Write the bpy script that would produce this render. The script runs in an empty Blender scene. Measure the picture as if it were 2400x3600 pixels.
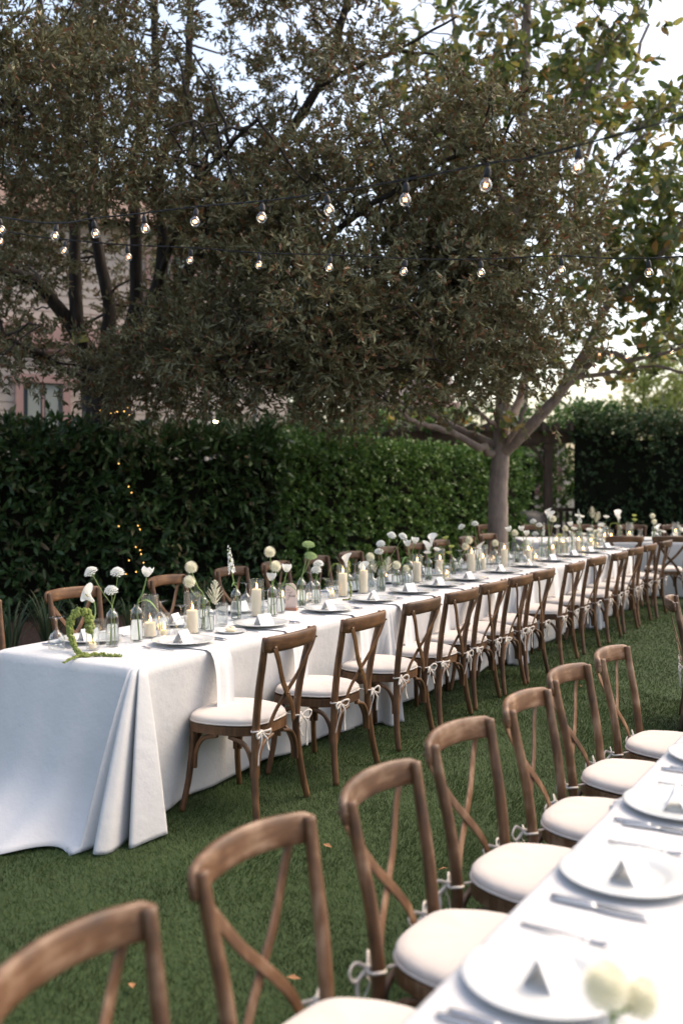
import bpy, math, random
import numpy as np
from mathutils import Vector, Matrix
random.seed(7); rng = np.random.default_rng(7)
S = bpy.context.scene
COL = S.collection
R = math.radians
# ------------------------------------------------------------------ camera, sky, sun, exposure
CAM_H, F, Y0 = 1.658, 3500.0, 1672.0            # eye height, focal length in photo pixels, horizon row
cd = bpy.data.cameras.new('camera'); cam = bpy.data.objects.new('camera', cd); COL.objects.link(cam)
cam.location = (0, 0, CAM_H); cam.rotation_euler = (R(90), 0, 0)
cd.sensor_fit = 'VERTICAL'; cd.sensor_height = 36; cd.sensor_width = 24; cd.lens = 35
cd.shift_y = -(1800 - Y0) / 3600
cd.clip_start = 0.05; cd.clip_end = 2000
cd.dof.use_dof = True; cd.dof.focus_distance = 5.9; cd.dof.aperture_fstop = 1.7
S.camera = cam
SUN_EL, SUN_AZ = 54, 66                        # azimuth clockwise from +Y (away from camera): high, veiled sun
w = bpy.data.worlds.new('World'); S.world = w; w.use_nodes = True
nt = w.node_tree; bg = nt.nodes['Background']
sky = nt.nodes.new('ShaderNodeTexSky'); sky.sky_type = 'NISHITA'; sky.sun_disc = False
sky.sun_elevation = R(SUN_EL); sky.sun_rotation = R(SUN_AZ)
sky.air_density = 1.0; sky.dust_density = 4.0; sky.ozone_density = 1.0
nt.links.new(sky.outputs[0], bg.inputs[0]); bg.inputs[1].default_value = 0.15
sd = bpy.data.lights.new('sun', 'SUN'); so = bpy.data.objects.new('sun', sd); COL.objects.link(so)
sd.energy = 0.5; sd.angle = R(50); sd.color = (1, .93, .84)
az, el = R(SUN_AZ), R(SUN_EL)
sv = Vector((math.sin(az)*math.cos(el), math.cos(az)*math.cos(el), math.sin(el)))
so.rotation_euler = (-sv).to_track_quat('-Z', 'Y').to_euler(); so.location = sv*50
S.view_settings.view_transform = 'Standard'; S.view_settings.look = 'None'
S.view_settings.exposure = 1.42; S.view_settings.gamma = 1
S.view_settings.use_white_balance = True; S.view_settings.white_balance_temperature = 7450; S.view_settings.white_balance_tint = 10
S.render.engine = 'CYCLES'
cy = S.cycles; cy.use_denoising = True; cy.max_bounces = 14; cy.transmission_bounces = 12
cy.glossy_bounces = 4; cy.diffuse_bounces = 4; cy.transparent_max_bounces = 16; cy.sample_clamp_indirect = 6
try: cy.denoiser = 'OPENIMAGEDENOISE'
except Exception: pass

# ------------------------------------------------------------------ frames
TH = 0.536; TOP = .765
DX, DY = math.sin(TH), math.cos(TH)
OX, OY = -.941, 4.643
def W(u, v, z=0.0):                              # long-table frame: u along the rows, v to the right of them
    return Vector((OX + DX*u + DY*v, OY + DY*u - DX*v, z))
def UV(p):
    a, b = p[0]-OX, p[1]-OY
    return a*DX + b*DY, a*DY - b*DX
def at(px, py, d):                               # photo pixel at a known distance
    return Vector((d*(px-1200)/F, d, CAM_H - d*(py-Y0)/F))
def on(px, py, z):                               # photo pixel on a known height
    return at(px, py, F*(CAM_H-z)/(py-Y0))
DROP = .11                                      # the lawn falls away a little between the two tables
def gz(u, v):
    t = np.clip((np.asarray(v, dtype=float)-.55)/1.15, 0, 1); return -DROP*t*t*(3-2*t)
ROWROT = -TH                                     # rotation about Z that turns +Y into the row direction

# ------------------------------------------------------------------ materials
MATS = {}
def nodes(name):
    m = bpy.data.materials.new(name); m.use_nodes = True
    t = m.node_tree; b = t.nodes['Principled BSDF']; MATS[name] = m
    return m, t, b
def N(t, typ, **kw):
    n = t.nodes.new(typ)
    for k, v in kw.items(): setattr(n, k, v)
    return n
def ramp(t, fac, stops):
    r = N(t, 'ShaderNodeValToRGB'); e = r.color_ramp.elements
    while len(e) < len(stops): e.new(.5)
    for q, (p, c) in zip(e, stops): q.position = p; q.color = (*c, 1)
    t.links.new(fac, r.inputs[0]); return r.outputs[0]
def noise(t, scale, detail=4, vec=None, rough=.5):
    n = N(t, 'ShaderNodeTexNoise'); n.inputs['Scale'].default_value = scale; n.inputs['Detail'].default_value = detail
    n.inputs['Roughness'].default_value = rough
    if vec is not None: t.links.new(vec, n.inputs['Vector'])
    return n.outputs['Fac']
def mapping(t, scale, coord='Object', rnd=False):
    c = N(t, 'ShaderNodeTexCoord'); m = N(t, 'ShaderNodeMapping'); m.inputs['Scale'].default_value = scale
    v = c.outputs[coord]
    if rnd:
        o = N(t, 'ShaderNodeObjectInfo'); mu = N(t, 'ShaderNodeMath', operation='MULTIPLY'); mu.inputs[1].default_value = 37
        t.links.new(o.outputs['Random'], mu.inputs[0])
        ad = N(t, 'ShaderNodeVectorMath', operation='ADD'); t.links.new(v, ad.inputs[0]); t.links.new(mu.outputs[0], ad.inputs[1]); v = ad.outputs[0]
    t.links.new(v, m.inputs['Vector']); return m.outputs[0]
def bump(t, b, h, strength, dist=.01):
    n = N(t, 'ShaderNodeBump'); n.inputs['Strength'].default_value = strength; n.inputs['Distance'].default_value = dist
    t.links.new(h, n.inputs['Height']); t.links.new(n.outputs[0], b.inputs['Normal'])
def plain(name, col, rough=.6, metal=0, spec=.5, emit=None, es=0, trans=0, ior=1.45):
    m, t, b = nodes(name)
    b.inputs['Base Color'].default_value = (*col, 1); b.inputs['Roughness'].default_value = rough
    b.inputs['Metallic'].default_value = metal; b.inputs['Specular IOR Level'].default_value = spec
    b.inputs['Transmission Weight'].default_value = trans; b.inputs['IOR'].default_value = ior
    if emit: b.inputs['Emission Color'].default_value = (*emit, 1); b.inputs['Emission Strength'].default_value = es
    return m
def varied(name, stops, scale, rough=.7, bs=.2, bd=.01, stretch=(1, 1, 1), coord='Object', detail=5, rnd=False, spec=.4):
    m, t, b = nodes(name); v = mapping(t, stretch, coord, rnd); f = noise(t, scale, detail, v, .6)
    t.links.new(ramp(t, f, stops), b.inputs['Base Color']); b.inputs['Roughness'].default_value = rough
    b.inputs['Specular IOR Level'].default_value = spec
    if bs: bump(t, b, f, bs, bd)
    return m
def leafmat(name, stops, trans=.3, rough=.5, spec=.35, tcol=None, single=False):
    m, t, b = nodes(name); g = N(t, 'ShaderNodeObjectInfo' if single else 'ShaderNodeNewGeometry')
    c = ramp(t, g.outputs['Random' if single else 'Random Per Island'], stops)
    t.links.new(c, b.inputs['Base Color']); b.inputs['Roughness'].default_value = rough; b.inputs['Specular IOR Level'].default_value = spec
    tr = N(t, 'ShaderNodeBsdfTranslucent'); mx = N(t, 'ShaderNodeMixShader'); mx.inputs[0].default_value = trans
    if tcol:
        mc = N(t, 'ShaderNodeMixRGB', blend_type='MULTIPLY'); mc.inputs[0].default_value = 1; mc.inputs[2].default_value = (*tcol, 1)
        t.links.new(c, mc.inputs[1]); t.links.new(mc.outputs[0], tr.inputs[0])
    else: t.links.new(c, tr.inputs[0])
    t.links.new(b.outputs[0], mx.inputs[1]); t.links.new(tr.outputs[0], mx.inputs[2])
    t.links.new(mx.outputs[0], t.nodes['Material Output'].inputs[0]); return m

def woodmat(name, dark, mid, light, st=(38, 38, 2.2), wf=.55):
    m, t, b = nodes(name)
    v = mapping(t, st, 'Object', True); f1 = noise(t, 1.6, 6, v, .65)
    v2 = mapping(t, (1, 1, 1), 'Object', True); f2 = noise(t, 9, 3, v2)
    mx = N(t, 'ShaderNodeMath', operation='MULTIPLY_ADD'); mx.inputs[1].default_value = wf
    ad = N(t, 'ShaderNodeMath', operation='MULTIPLY'); ad.inputs[1].default_value = 1-wf
    t.links.new(f2, ad.inputs[0]); t.links.new(f1, mx.inputs[0]); t.links.new(ad.outputs[0], mx.inputs[2])
    c = ramp(t, mx.outputs[0], [(.32, dark), (.5, mid), (.68, light)])
    o = N(t, 'ShaderNodeObjectInfo'); hs = N(t, 'ShaderNodeHueSaturation')
    mr = N(t, 'ShaderNodeMapRange'); mr.inputs[3].default_value = .75; mr.inputs[4].default_value = 1.25
    t.links.new(o.outputs['Random'], mr.inputs[0]); t.links.new(mr.outputs[0], hs.inputs['Value']); t.links.new(c, hs.inputs['Color'])
    t.links.new(hs.outputs[0], b.inputs['Base Color']); b.inputs['Roughness'].default_value = .48
    bump(t, b, f1, .25, .003); return m
WC = ((.034, .014, .006), (.102, .044, .016), (.20, .098, .042)); WC2 = ((.042, .018, .008), (.125, .058, .025), (.31, .20, .13))
WOOD = woodmat('walnut_wood', *WC); WOODX = woodmat('walnut_rail', *WC, (2.2, 30, 38))
WOOD2 = woodmat('worn_wood', *WC2, wf=.4); WOODX2 = woodmat('worn_rail', *WC2, (2.2, 30, 38), .4)
PWOOD = varied('pergola_wood', [(.3, (.05, .03, .02)), (.7, (.13, .08, .055))], 3, .7, .2, .01, (12, 12, 1))
def clothmat(name, col, wr=.5):
    m, t, b = nodes(name); b.inputs['Base Color'].default_value = (*col, 1); b.inputs['Roughness'].default_value = .85
    b.inputs['Specular IOR Level'].default_value = .2; b.inputs['Sheen Weight'].default_value = .15
    v = mapping(t, (1, 1, 1), 'Object'); f1 = noise(t, 3.2, 5, v, .62); f2 = noise(t, 420, 1, v)
    w_ = N(t, 'ShaderNodeMath', operation='MULTIPLY_ADD'); w_.inputs[1].default_value = .02
    t.links.new(f2, w_.inputs[0]); t.links.new(f1, w_.inputs[2]); bump(t, b, w_.outputs[0], wr, .03); return m
CLOTH = clothmat('white_cloth', (.575, .57, .57), .45)
NAPKIN = clothmat('napkin_cloth', (.66, .66, .665), .2)
CUSH = clothmat('cushion_cloth', (.60, .54, .495), .35)
TIE = plain('tie_cotton', (.62, .56, .50), .9)
PORC = plain('white_porcelain', (.56, .57, .565), .14)
CARD = plain('white_card', (.74, .745, .76), .8)
INK = plain('grey_ink', (.30, .30, .33), .8)
STEEL = plain('polished_steel', (.55, .55, .56), .18, 1)
BRASS = plain('bolt_metal', (.22, .16, .10), .4, 1)
def thinglass(name, tint, ior):
    m, t, b = nodes(name); t.nodes.remove(b); lw = N(t, 'ShaderNodeLayerWeight'); lw.inputs[0].default_value = .5; pw = N(t, 'ShaderNodeMath', operation='POWER'); pw.inputs[1].default_value = 3; t.links.new(lw.outputs['Facing'], pw.inputs[0])
    fr = N(t, 'ShaderNodeMath', operation='MULTIPLY_ADD'); fr.inputs[1].default_value = .75; fr.inputs[2].default_value = .06; t.links.new(pw.outputs[0], fr.inputs[0])
    tr = N(t, 'ShaderNodeBsdfTransparent'); tr.inputs[0].default_value = (*tint, 1); gl = N(t, 'ShaderNodeBsdfGlossy'); gl.inputs['Roughness'].default_value = .02
    mx = N(t, 'ShaderNodeMixShader'); t.links.new(fr.outputs[0], mx.inputs[0]); t.links.new(tr.outputs[0], mx.inputs[1]); t.links.new(gl.outputs[0], mx.inputs[2])
    t.links.new(mx.outputs[0], t.nodes['Material Output'].inputs[0]); return m
GLASS = thinglass('clear_glass', (.972, .980, .978), 1.38)
WATER = plain('water', (.97, 1, .98), .0, trans=1, ior=1.06)
WAX = plain('cream_wax', (.86, .73, .55), .55); 
WAX.node_tree.nodes['Principled BSDF'].inputs['Subsurface Weight'].default_value = .3
WAX.node_tree.nodes['Principled BSDF'].inputs['Subsurface Radius'].default_value = (.02, .01, .005)
FLAME = plain('flame', (1, .6, .2), .5, emit=(1, .55, .18), es=14)
WICK = plain('wick', (.02, .015, .01), .9)
FIL = plain('filament', (1, .6, .3), .5, emit=(1, .45, .22), es=3)
FAIRY = plain('fairy_glow', (1, .6, .2), .5, emit=(1, .55, .16), es=1.6)
LAMPG = plain('lamp_glow', (1, .85, .6), .5, emit=(1, .82, .5), es=8)
BLACK = plain('black_rubber', (.012, .012, .014), .55)
STEMM = varied('flower_stem', [(.3, (.10, .16, .04)), (.7, (.20, .28, .09))], 20, .5, 0)
def petalmat(n, c): return leafmat(n, [(0, c), (1, tuple(x*.94 for x in c))], .42, .6, .3)
WPET = petalmat('white_petal', (.88, .88, .84)); CPET = petalmat('cream_petal', (.86, .84, .70)); GPET = petalmat('green_petal', (.50, .55, .18))
GUMB = plain('green_umbel', (.30, .40, .16), .7)
AMAR = varied('amaranth', [(.3, (.13, .17, .035)), (.7, (.27, .31, .08))], 60, .8, .3, .004)
LEAFG = plain('flower_leaf', (.13, .23, .07), .5)
SIGN = plain('blush_panel', (.74, .56, .48), .35)
SIGNB = plain('copper_wood', (.42, .20, .13), .5)
SIGNI = plain('sign_ink', (.03, .03, .035), .6)
BARKD = varied('dark_bark', [(.3, (.016, .012, .010)), (.7, (.055, .043, .036))], 6, .9, .6, .03, (3, 3, .7))
BARKG = varied('grey_bark', [(.3, (.16, .118, .10)), (.7, (.30, .235, .20))], 5, .85, .35, .02, (2.5, 2.5, 1))
BARKP = varied('pale_bark', [(.3, (.30, .28, .26)), (.7, (.5, .47, .44))], 5, .85, .2, .02)
OLIVE = leafmat('olive_leaf', [(0, (.080, .062, .028)), (.3, (.130, .120, .056)), (.62, (.178, .176, .092)), (.86, (.255, .255, .155)), (.9, (.19, .09, .045)), (1, (.23, .11, .055))], .25, .5, .4)
MAGN = leafmat('broad_leaf', [(0, (.06, .095, .040)), (.4, (.105, .145, .06)), (.7, (.165, .185, .08)), (.86, (.24, .22, .10)), (.97, (.30, .21, .10)), (1, (.38, .18, .07))], .5, .34, .5, (1.35, 1.3, .85))
LAUREL = leafmat('laurel_leaf', [(0, (.026, .058, .020)), (.5, (.046, .094, .032)), (.85, (.068, .13, .042)), (1, (.14, .10, .06))], .12, .4, .35)
IVY = leafmat('ivy_leaf', [(0, (.045, .105, .022)), (.5, (.085, .175, .038)), (.9, (.14, .24, .065)), (1, (.18, .21, .07))], .22, .42, .4)
VINE = leafmat('vine_leaf', [(0, (.025, .055, .022)), (.5, (.045, .085, .032)), (.9, (.08, .125, .05)), (1, (.16, .11, .05))], .2, .5, .3)
PALE = leafmat('pale_leaf', [(0, (.22, .29, .09)), (.6, (.34, .40, .14)), (1, (.48, .46, .2))], .5, .6, .2)
LAUREL1 = leafmat('single_laurel_leaf', [(0, (.026, .058, .020)), (.5, (.046, .094, .032)), (.85, (.068, .13, .042)), (1, (.14, .10, .06))], .12, .4, .35, single=True)
MAGN1 = leafmat('single_broad_leaf', [(0, (.06, .095, .040)), (.4, (.105, .145, .06)), (.7, (.165, .185, .08)), (.86, (.24, .22, .10)), (.97, (.30, .21, .10)), (1, (.38, .18, .07))], .5, .34, .5, (1.35, 1.3, .85), single=True)
STRAP = leafmat('strap_leaf', [(0, (.035, .06, .028)), (.7, (.07, .11, .05)), (1, (.15, .13, .06))], .2, .5, .3)
GRASS = leafmat('turf_blade', [(0, (.024, .046, .013)), (.45, (.038, .069, .018)), (.8, (.060, .096, .029)), (1, (.115, .128, .055))], .22, .6, .25)
_t = GRASS.node_tree; _r = next(n for n in _t.nodes if n.type == 'VALTORGB'); _h = N(_t, 'ShaderNodeHueSaturation')
_mr = N(_t, 'ShaderNodeMapRange'); _mr.inputs[1].default_value = .3; _mr.inputs[2].default_value = .7; _mr.inputs[3].default_value = .52; _mr.inputs[4].default_value = 1.45
_t.links.new(noise(_t, 2.3, 6, mapping(_t, (1, 1, 1)), .6), _mr.inputs[0]); _t.links.new(_mr.outputs[0], _h.inputs['Value'])
for _l in list(_r.outputs[0].links): _t.links.new(_h.outputs[0], _l.to_socket)
_t.links.new(_r.outputs[0], _h.inputs['Color'])
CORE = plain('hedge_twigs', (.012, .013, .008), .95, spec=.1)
TURF = varied('turf', [(.3, (.018, .036, .010)), (.7, (.036, .064, .018))], 60, .95, .3, .02, coord='Object')
MULCH = varied('mulch', [(.3, (.02, .012, .008)), (.55, (.06, .032, .02)), (.75, (.11, .06, .038))], 45, .95, .8, .03)
SOIL = varied('soil', [(.3, (.03, .03, .02)), (.7, (.06, .055, .035))], .8, .95, .2, .05)
SIDING = varied('cream_siding', [(.3, (.56, .46, .39)), (.7, (.64, .53, .45))], 2, .7, .05, .005)
PINK = varied('pink_trim', [(.3, (.42, .25, .22)), (.7, (.50, .31, .27))], 3, .7, .05, .005)
ROOF = varied('brown_roof', [(.3, (.12, .07, .05)), (.7, (.2, .12, .09))], 10, .8, .2, .01)
WGLASS = plain('window_glass', (.05, .07, .08), .06)
CURT = plain('curtain', (.35, .37, .33), .9)
YTAG = varied('yellow_tag', [(.3, (.32, .28, .07)), (.7, (.42, .37, .11))], 40, .7, 0)

# ------------------------------------------------------------------ mesh helpers
class MB:
    def __init__(s): s.v = []; s.f = []
    def add(s, vs, fs):
        o = len(s.v); s.v += [tuple(x) for x in vs]; s.f += [tuple(i+o for i in f) for f in fs]; return s
    def box(s, c, d, rz=0, M=None):
        c = Vector(c); vs = []
        for z in (-1, 1):
            for x, y in ((-1, -1), (1, -1), (1, 1), (-1, 1)):
                p = Vector((x*d[0]/2, y*d[1]/2, z*d[2]/2))
                if M is not None: p = M @ p
                elif rz: p = Matrix.Rotation(rz, 3, 'Z') @ p
                vs.append(c+p)
        return s.add(vs, [(3, 2, 1, 0), (4, 5, 6, 7), (0, 1, 5, 4), (1, 2, 6, 5), (2, 3, 7, 6), (3, 0, 4, 7)])
    def lathe(s, prof, seg=24, c=(0, 0, 0), ripple=None, close=False):
        vs = []; fs = []; n = len(prof)
        for i in range(seg):
            a = 2*math.pi*i/seg; k = ripple(i) if ripple else 0
            for r, z in prof:
                q = max(r + (k if r > .004 else 0), 0)
                vs.append((c[0]+q*math.cos(a), c[1]+q*math.sin(a), c[2]+z))
        for i in range(seg):
            j = (i+1) % seg
            for q in range(n-1): fs.append((i*n+q, j*n+q, j*n+q+1, i*n+q+1))
            if close: fs.append((i*n+n-1, j*n+n-1, j*n, i*n))
        return s.add(vs, fs)
    def tube(s, pts, rad, seg=8, flat=None, cap=True, up=None):
        # sweep; flat=(a,b) gives a rectangular-ish section of half sizes a (along 'up' cross) and b
        pts = [Vector(p) for p in pts]; n = len(pts); o = len(s.v)
        if not hasattr(rad, '__len__'): rad = [rad]*n
        prev = None; vs = []
        for i, p in enumerate(pts):
            d = (pts[min(i+1, n-1)] - pts[max(i-1, 0)]).normalized()
            if prev is None:
                ref = Vector(up) if up is not None else (Vector((0, 0, 1)) if abs(d.z) < .9 else Vector((1, 0, 0)))
                a = (ref - d*ref.dot(d)).normalized()
            else:
                ref = Vector(up) if up is not None else prev
                a = ref - d*ref.dot(d)
                a = a.normalized() if a.length > 1e-6 else prev
            prev = a; b = d.cross(a)
            for k in range(seg):
                t = 2*math.pi*(k+.5)/seg; ca, sa = math.cos(t), math.sin(t)
                if flat:
                    m = max(abs(ca), abs(sa)); pw = .55
                    ca, sa = math.copysign(abs(ca)**pw, ca), math.copysign(abs(sa)**pw, sa)
                    vs.append(p + a*ca*flat[0]*rad[i] + b*sa*flat[1]*rad[i])
                else: vs.append(p + (a*ca + b*sa)*rad[i])
        fs = [(i*seg+k, i*seg+(k+1) % seg, (i+1)*seg+(k+1) % seg, (i+1)*seg+k) for i in range(n-1) for k in range(seg)]
        if cap: fs += [tuple(range(seg-1, -1, -1)), tuple((n-1)*seg+k for k in range(seg))]
        return s.add(vs, fs)
    def ball(s, c, r, seg=8, rings=5, sc=(1, 1, 1)):
        vs = []; fs = []
        for i in range(rings+1):
            t = math.pi*i/rings
            for k in range(seg):
                a = 2*math.pi*k/seg
                vs.append((c[0]+r*sc[0]*math.sin(t)*math.cos(a), c[1]+r*sc[1]*math.sin(t)*math.sin(a), c[2]+r*sc[2]*math.cos(t)))
        for i in range(rings):
            for k in range(seg): fs.append((i*seg+k, i*seg+(k+1) % seg, (i+1)*seg+(k+1) % seg, (i+1)*seg+k))
        return s.add(vs, fs)
    def mesh(s, name, mat, smooth=True):
        me = bpy.data.meshes.new(name); me.from_pydata(s.v, [], s.f)
        if mat: me.materials.append(mat)
        if smooth:
            me.polygons.foreach_set('use_smooth', [True]*len(me.polygons))
        me.update(); return me
def link(name, me, parent=None, M=None):
    o = bpy.data.objects.new(name, me); COL.objects.link(o)
    if parent: o.parent = parent
    if M is not None: o.matrix_basis = M
    return o
def tag(o, label=None, cat=None, group=None, kind=None):
    if label: o['label'] = label
    if cat: o['category'] = cat
    if group: o['group'] = group
    if kind: o['kind'] = kind
    return o
def thing(name, loc, label, cat, group=None, rz=0):
    o = bpy.data.objects.new(name, None); COL.objects.link(o); o.empty_display_size = .05
    o.location = loc; o.rotation_euler = (0, 0, rz); return tag(o, label, cat, group)
def part(name, mb, mat, parent, smooth=True): return link(name, mb.mesh(name, mat, smooth), parent)
def sharp(me, ang=40):
    try: me.set_sharp_from_angle(angle=R(ang))
    except Exception: pass
    return me
def spline(pts, n=6):                            # Catmull-Rom through the points
    P = [Vector(p) for p in pts]; out = []
    for i in range(len(P)-1):
        a, b, c, d = P[max(i-1, 0)], P[i], P[i+1], P[min(i+2, len(P)-1)]
        for k in range(n):
            t = k/n
            out.append(.5*((2*b) + (c-a)*t + (2*a-5*b+4*c-d)*t*t + (3*b-a-3*c+d)*t**3))
    return out+[P[-1]]
def npmesh(name, V, tris, mat):                  # fast big mesh
    me = bpy.data.meshes.new(name); n = len(tris); k = tris.shape[1]
    me.vertices.add(len(V)); me.vertices.foreach_set('co', np.ascontiguousarray(V, dtype=np.float32).ravel())
    me.loops.add(n*k); me.loops.foreach_set('vertex_index', np.ascontiguousarray(tris, dtype=np.int32).ravel())
    me.polygons.add(n); me.polygons.foreach_set('loop_start', np.arange(0, n*k, k, dtype=np.int32))
    me.polygons.foreach_set('loop_total', np.full(n, k, dtype=np.int32))
    me.materials.append(mat); me.update(calc_edges=True); return me
def unit(a): return a/np.maximum(np.linalg.norm(a, axis=1, keepdims=True), 1e-9)
def leaves(P, D, L, Wd, fold=.25, droop=.15, up=None, shape=4):
    """leaf blades: base points P, directions D, lengths L, widths Wd -> verts, tris"""
    n = len(P); D = unit(D); L = np.broadcast_to(L, (n,))[:, None]; Wd = np.broadcast_to(Wd, (n,))[:, None]
    U = rng.normal(size=(n, 3)) if up is None else up + .45*rng.normal(size=(n, 3))
    S_ = unit(np.cross(D, U)); Nn = unit(np.cross(S_, D))
    if shape == 4:
        V = np.stack([P, P+D*L*.5+S_*Wd*.5+Nn*Wd*fold, P+D*L-Nn*L*droop, P+D*L*.5-S_*Wd*.5+Nn*Wd*fold], 1)
        T = np.array([[0, 1, 2], [0, 2, 3]])
    else:
        V = np.stack([P, P+D*L*.28+S_*Wd*.45+Nn*Wd*fold, P+D*L*.66+S_*Wd*.42+Nn*(Wd*fold-L*droop*.4), P+D*L-Nn*L*droop,
                      P+D*L*.66-S_*Wd*.42+Nn*(Wd*fold-L*droop*.4), P+D*L*.28-S_*Wd*.45+Nn*Wd*fold, P+D*L*.5-Nn*L*droop*.2], 1)
        T = np.array([[0, 1, 6], [1, 2, 6], [2, 3, 6], [3, 4, 6], [4, 5, 6], [5, 0, 6]])
    k = V.shape[1]
    tris = (T[None]+(np.arange(n)*k)[:, None, None]).reshape(-1, 3)
    return V.reshape(-1, 3), tris
def twigs(P, D, per, tl, ll, lw, spread=1.0, shape=4, **kw):
    """per leaves along each twig"""
    n = len(P); D = unit(D); t = rng.random((n, per, 1))*.9+.1
    B = P[:, None]+D[:, None]*t*np.broadcast_to(tl, (n,))[:, None, None]
    d = D[:, None]*.75+spread*rng.normal(size=(n, per, 3))*.6
    q = rng.uniform(.65, 1.2, n*per)
    return leaves(B.reshape(-1, 3), d.reshape(-1, 3), ll*q, lw*q, shape=shape, **kw)
def join(ls):
    V = []; T = []; o = 0
    for v, t in ls: V.append(v); T.append(t+o); o += len(v)
    return np.concatenate(V), np.concatenate(T)
ORD = 'first second third fourth fifth sixth seventh eighth ninth tenth eleventh twelfth thirteenth fourteenth'.split()
# ================================================================== THE SETTING
def sheet(name, pts, z, mat, kind='structure'):
    mb = MB(); mb.add([(p[0], p[1], z) for p in pts], [tuple(range(len(pts)))])
    return tag(part(name, mb, mat, None, False), kind=kind)
sheet('ground', [(-600, -300), (600, -300), (600, 900), (-600, 900)], -.16, SOIL)
lw = MB(); vv = [-2.35, .5]+[.5+.1*k for k in range(1, 14)]+[9.]; uu = [-9, -3, 3, 9, 13.2]
lw.add([W(u, v, float(gz(u, v))) for u in uu for v in vv], [(i*len(vv)+k, (i+1)*len(vv)+k, (i+1)*len(vv)+k+1, i*len(vv)+k+1) for i in range(len(uu)-1) for k in range(len(vv)-1)])
tag(part('lawn', lw, TURF, None), kind='structure')
sheet('planting_bed', [W(-9, -7), W(-9, -2.32), W(13, -2.32), W(13, -7)], -.012, MULCH)
# turf blades: nearest ground is dense
def turf():
    P = []
    for (u0, u1, v0, v1, dens) in ((-3.2, -.6, -.6, 2.6, 14000), (-.6, 1.6, -.3, 2.5, 15000), (1.6, 4.5, -.2, 3.2, 12000), (4.5, 9.5, -.2, 3.6, 6000), (-1.6, .2, -1.5, -.2, 9000)):
        n = int((u1-u0)*(v1-v0)*dens); u = rng.uniform(u0, u1, n); v = rng.uniform(v0, v1, n)
        P.append(np.stack([OX+DX*u+DY*v, OY+DY*u-DX*v, gz(u, v)], 1))
    P = np.concatenate(P); n = len(P)
    lean = rng.normal(size=(n, 3))*.5
    patch = np.sin(P[:, 0]*5.1+np.sin(P[:, 1]*3.7))*np.sin(P[:, 1]*4.3+1.3*np.sin(P[:, 0]*2.9))
    lean[:, 0] += .5*patch; lean[:, 1] += -.35*patch; lean[:, 2] = 1
    far = np.clip(P[:, 1]/7, .8, 1.3)
    D = unit(lean); L = rng.uniform(.014, .028, n)[:, None]*(1+.2*patch[:, None]); wd = (rng.uniform(.0012, .0022, n)*far)[:, None]
    Sd = unit(np.cross(D, rng.normal(size=(n, 3)))); 
    V = np.stack([P-Sd*wd, P+Sd*wd, P+D*L], 1).reshape(-1, 3)
    return V, np.arange(n*3).reshape(-1, 3)
V, T = turf()
tag(link('turf_grass', npmesh('turf_grass', V, T, GRASS)), 'short green artificial turf blades between the long tables', 'grass', kind='stuff')
lf = MB(); lf.add([(-.03, 0, .006), (0, -.016, .012), (.035, 0, .004), (0, .016, .012)], [(0, 1, 2), (0, 2, 3)])
DRY = plain('dry_leaf', (.34, .16, .07), .7)
lfm = lf.mesh('fallen_leaf', DRY, False)
for q, (px, py) in enumerate([(1030, 3450), (462, 3533), (62+600, 2860), (1150, 3030), (2040, 2447), (1560, 3060)]):
    o = link('fallen_leaf', lfm); o.location = on(px, py, .022-DROP*.8); o.location.z = float(gz(*UV(o.location)))+.022; o.rotation_euler = (.2, .1, q*1.9); o.scale = (.8,)*3
    tag(o, 'small dry orange leaf lying on the green turf', 'leaf', 'fallen leaves on the turf')

# ---------------------------------------------------------------- houses behind
def house(name, label, p0, p1, h, z0=0, board=.16, bands=(), wins=(), back=6):
    a, b = Vector((p0[0], p0[1], 0)), Vector((p1[0], p1[1], 0)); d = (b-a); Lw = d.length; d.normalize(); n = Vector((d.y, -d.x, 0))
    t = thing(name, a, label, 'house')
    def loc(s, z, o): return d*s + n*o + Vector((0, 0, z))
    rz = math.atan2(d.y, d.x)
    wl = part('wall', MB().box(loc(Lw/2, h/2, -back/2-.02), (Lw, back, h), rz), SIDING, t, False)
    bm = MB().box((0, 0, 0), (Lw-.02, .03, board-.018), rz)
    bm.add([], []); me = bm.mesh('siding_board', SIDING, False)
    for k in range(int(h/board)):
        o = link('siding_board', me, wl); o.location = loc(Lw/2, (k+.5)*board, .0)
        o.rotation_euler = (0, 0, 0)
    for (z, hh, out) in bands: part('trim_band', MB().box(loc(Lw/2, z, out/2+.016), (Lw+.3, out, hh), rz), PINK, t, False)
    for (s, z, ww, hh) in wins:
        wn = part('window', MB().box(loc(s, z, .03), (ww, .05, hh), rz), WGLASS, t, False)
        part('curtain', MB().box(loc(s-ww*.22, z, .06), (ww*.32, .012, hh*.96), rz).box(loc(s+ww*.22, z, .06), (ww*.32, .012, hh*.96), rz), CURT, wn, False)
        fr = MB()
        for sx in (-1, 1): fr.box(loc(s+sx*(ww/2+.07), z, .06), (.14, .09, hh+.02), rz)
        fr.box(loc(s, z+hh/2+.08, .07), (ww+.4, .12, .16), rz); fr.box(loc(s, z-hh/2-.05, .07), (ww+.36, .14, .09), rz); fr.box(loc(s, z, .07), (.035, .03, hh), rz)
        part('window_frame', fr, PINK, wn, False)
    rf = MB(); q = .5
    c = [loc(-q, h, q), loc(Lw+q, h, q), loc(Lw+q, h+1.6, -back/2), loc(-q, h+1.6, -back/2), loc(Lw+q, h, -back-q), loc(-q, h, -back-q)]
    rf.add(c, [(0, 1, 2, 3), (3, 2, 4, 5), (0, 3, 5), (1, 4, 2)]); part('roof', rf, ROOF, t, False)
    return t
a0 = at(-500, 1500, 17.5); a1 = at(1010, 1500, 21.5)
LH = (a1.xy-a0.xy).length
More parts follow.
